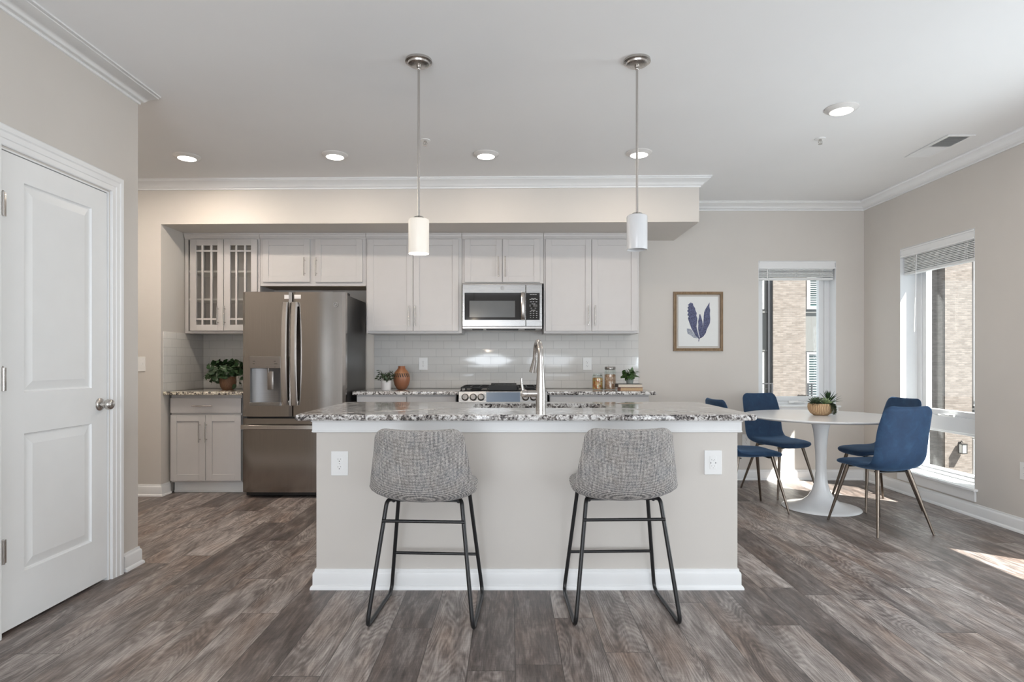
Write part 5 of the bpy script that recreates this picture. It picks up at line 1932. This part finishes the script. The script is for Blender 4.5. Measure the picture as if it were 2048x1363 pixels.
mb.build('trailing_foliage', 'leaf_grey', root, angle=180)
sm.build('trailing_stem', 'stem', root)

# ------------------------------------------------------------------ outside: the street and the building opposite
GZ = -4.6
struct(MB().box(-14, 34, YB + 0.3, 26.5, GZ - 0.2, GZ).build('street', 'asphalt'))
FYB = 24.0
EX = lambda px: X_at(px, FYB)
EZ = lambda py: Z_at(py, FYB)
bld = thing('apartment_building', 'tan brick apartment building with grey panels across the street', 'building', (14, FYB, GZ))
TOPZ = 9.5


def pier(x0, x1, mat, out=0.0, z0=GZ, z1=TOPZ):
    MB().box(x0, x1, FYB - out, FYB + 1.2, z0, z1).build('brick_pier', mat, bld, smooth=False)


P_A0, P_A1 = EX(1545), EX(1610)
pier(P_A0, P_A1, 'brick', 0.06)
pier(P_A0 - 5.2, P_A0 - 3.9, 'brick', 0.14)
pier(P_A1 + 2.6, EX(1890) - 0.30, 'brick', 0.0)
pier(EX(1890) - 0.299, EX(1890), 'brick_shaded', -0.02)
KP = (FYB - 0.38) / FYB     # the pier stands forward of the facade line
pier(EX(1890) * KP + 0.001, EX(1944) * KP, 'brick', 0.38)
pier(EX(1944) + 2.6, EX(1944) + 6.0, 'brick', 0.14)


def bay(x0, x1, floors, first=True):
    MB().box(x0 + 0.001, x1 - 0.001, FYB + 0.16, FYB + 1.2, GZ, TOPZ).build('grey_panel', 'panel_grey', bld, smooth=False)
    for z0, z1, kind in floors:
        a0, a1 = x0 + 0.10, x1 - 0.14
        mb = MB()
        fw_ = 0.14 if kind == 'white' else 0.09
        mb.box(a0, a0 + fw_, FYB + 0.05, FYB + 0.158, z0, z1, 0.01).box(a1 - fw_, a1, FYB + 0.05, FYB + 0.158, z0, z1, 0.01)
        mb.box(a0 + fw_, a1 - fw_, FYB + 0.05, FYB + 0.158, z1 - fw_, z1, 0.01).box(a0 + fw_, a1 - fw_, FYB + 0.05, FYB + 0.158, z0, z0 + fw_, 0.01)
        mid = (a0 + a1) / 2
        mb.box(mid - 0.07, mid + 0.07, FYB + 0.06, FYB + 0.158, z0 + fw_, z1 - fw_, 0.01)
        w_ = mb.build('window', 'pvc_white', bld, smooth=False)
        MB().box(a0 + fw_, a1 - fw_, FYB + 0.130, FYB + 0.150, z0 + fw_, z1 - fw_).build('pane', 'ext_glass', w_, smooth=False)
        mb = MB()
        zz = z1 - fw_ - 0.04
        while zz > z0 + fw_ + 0.04:
            mb.box(a0 + fw_ + 0.02, mid - 0.08, FYB + 0.108, FYB + 0.112, zz - 0.016, zz + 0.016)
            mb.box(mid + 0.08, a1 - fw_ - 0.02, FYB + 0.108, FYB + 0.112, zz - 0.016, zz + 0.016)
            zz -= 0.085 if kind == 'white' else 0.10
        mb.build('blind', 'pvc_white', w_, smooth=False)
        mb = MB()
        mb.box(x0 + 0.001, x1 - 0.001, FYB + 0.10, FYB + 0.159, z1 + 0.04, z1 + 0.10)
        mb.box(x0 + 0.001, x1 - 0.001, FYB + 0.10, FYB + 0.159, z0 - 0.14, z0 - 0.06)
        mb.build('panel_joint', 'panel_grey', bld, smooth=False)
        if kind == 'rail':
            rz = EZ(765)
            mb = MB()
            mb.box(x0 - 0.03, x1 + 0.03, FYB - 0.32, FYB - 0.28, rz - 0.05, rz, 0.005)
            mb.box(x0 - 0.03, x1 + 0.03, FYB - 0.32, FYB - 0.28, rz - 1.0, rz - 0.95, 0.005)
            for k in range(4):
                mb.box(x0 - 0.03, x1 + 0.03, FYB - 0.31, FYB - 0.29, rz - 0.24 - 0.19 * k, rz - 0.22 - 0.19 * k)
            for x in (x0 - 0.02, x0 + 0.12, x1 - 0.12, x1 + 0.02):
                mb.box(x - 0.03, x + 0.03, FYB - 0.33, FYB - 0.27, rz - 1.0, rz, 0.005)
            mb.build('balcony_railing', 'pipe', bld, smooth=False)


FL = [(EZ(618), EZ(618) + 2.3, 'white'), (EZ(704) - 2.3, EZ(704), 'rail'), (EZ(618) + 4.0, EZ(618) + 6.2, 'white'), (GZ + 0.4, GZ + 2.6, 'white')]
bay(P_A0 - 3.9, P_A0 - 0.17, FL)
bay(P_A1 + 0.001, P_A1 + 2.6, FL)
bay(EX(1944) + 0.001, EX(1944) + 2.6, [(EZ(955), EZ(878), 'white'), (EZ(812), EZ(520), 'rail')])
MB().box(P_A0 - 0.168, P_A0 - 0.001, FYB + 0.02, FYB + 0.16, GZ, TOPZ).build('downpipe', 'pipe', bld, smooth=False)
MB().box(EX(1944) + 0.01, EX(1944) + 0.12, FYB - 0.2, FYB - 0.06, EZ(520), TOPZ).build('downpipe', 'pipe', bld, smooth=False)
MB().box(EX(1400), EX(1944) + 6.0, FYB + 1.21, FYB + 4, GZ, TOPZ).build('block', 'panel_grey', bld, smooth=False)
# wall lantern on the pier
lxn, lyn = EX(1919.5) * KP, FYB - 0.38
ln = thing('wall_lantern', 'black outdoor lantern with frosted glass on the brick pier outside', 'lantern', (lxn, lyn, EZ(905)))
z0, z1 = EZ(902), EZ(884)
MB().box(lxn - 0.05, lxn + 0.05, lyn - 0.03, lyn - 0.001, EZ(893), EZ(880), 0.005).tube([(lxn, lyn - 0.02, EZ(882)), (lxn, lyn - 0.10, EZ(878)), (lxn, lyn - 0.16, EZ(881))], 0.015, 8).build('bracket', 'black_metal', ln)
MB().box(lxn - 0.085, lxn + 0.085, lyn - 0.245, lyn - 0.075, z0 + 0.02, z1 - 0.01, 0.004).build('glass_body', 'frost', ln, smooth=False)
mb = MB().box(lxn - 0.11, lxn + 0.11, lyn - 0.27, lyn - 0.05, z1 - 0.008, z1 + 0.02, 0.004)
mb.box(lxn - 0.10, lxn + 0.10, lyn - 0.26, lyn - 0.06, z0 - 0.01, z0 + 0.018, 0.004)
for a in (-0.095, 0.095):
    for b in (-0.255, -0.065):
        mb.box(lxn + a - 0.008, lxn + a + 0.008, lyn + b - 0.008, lyn + b + 0.008, z0, z1)
mb.build('cage', 'black_metal', ln, smooth=False)
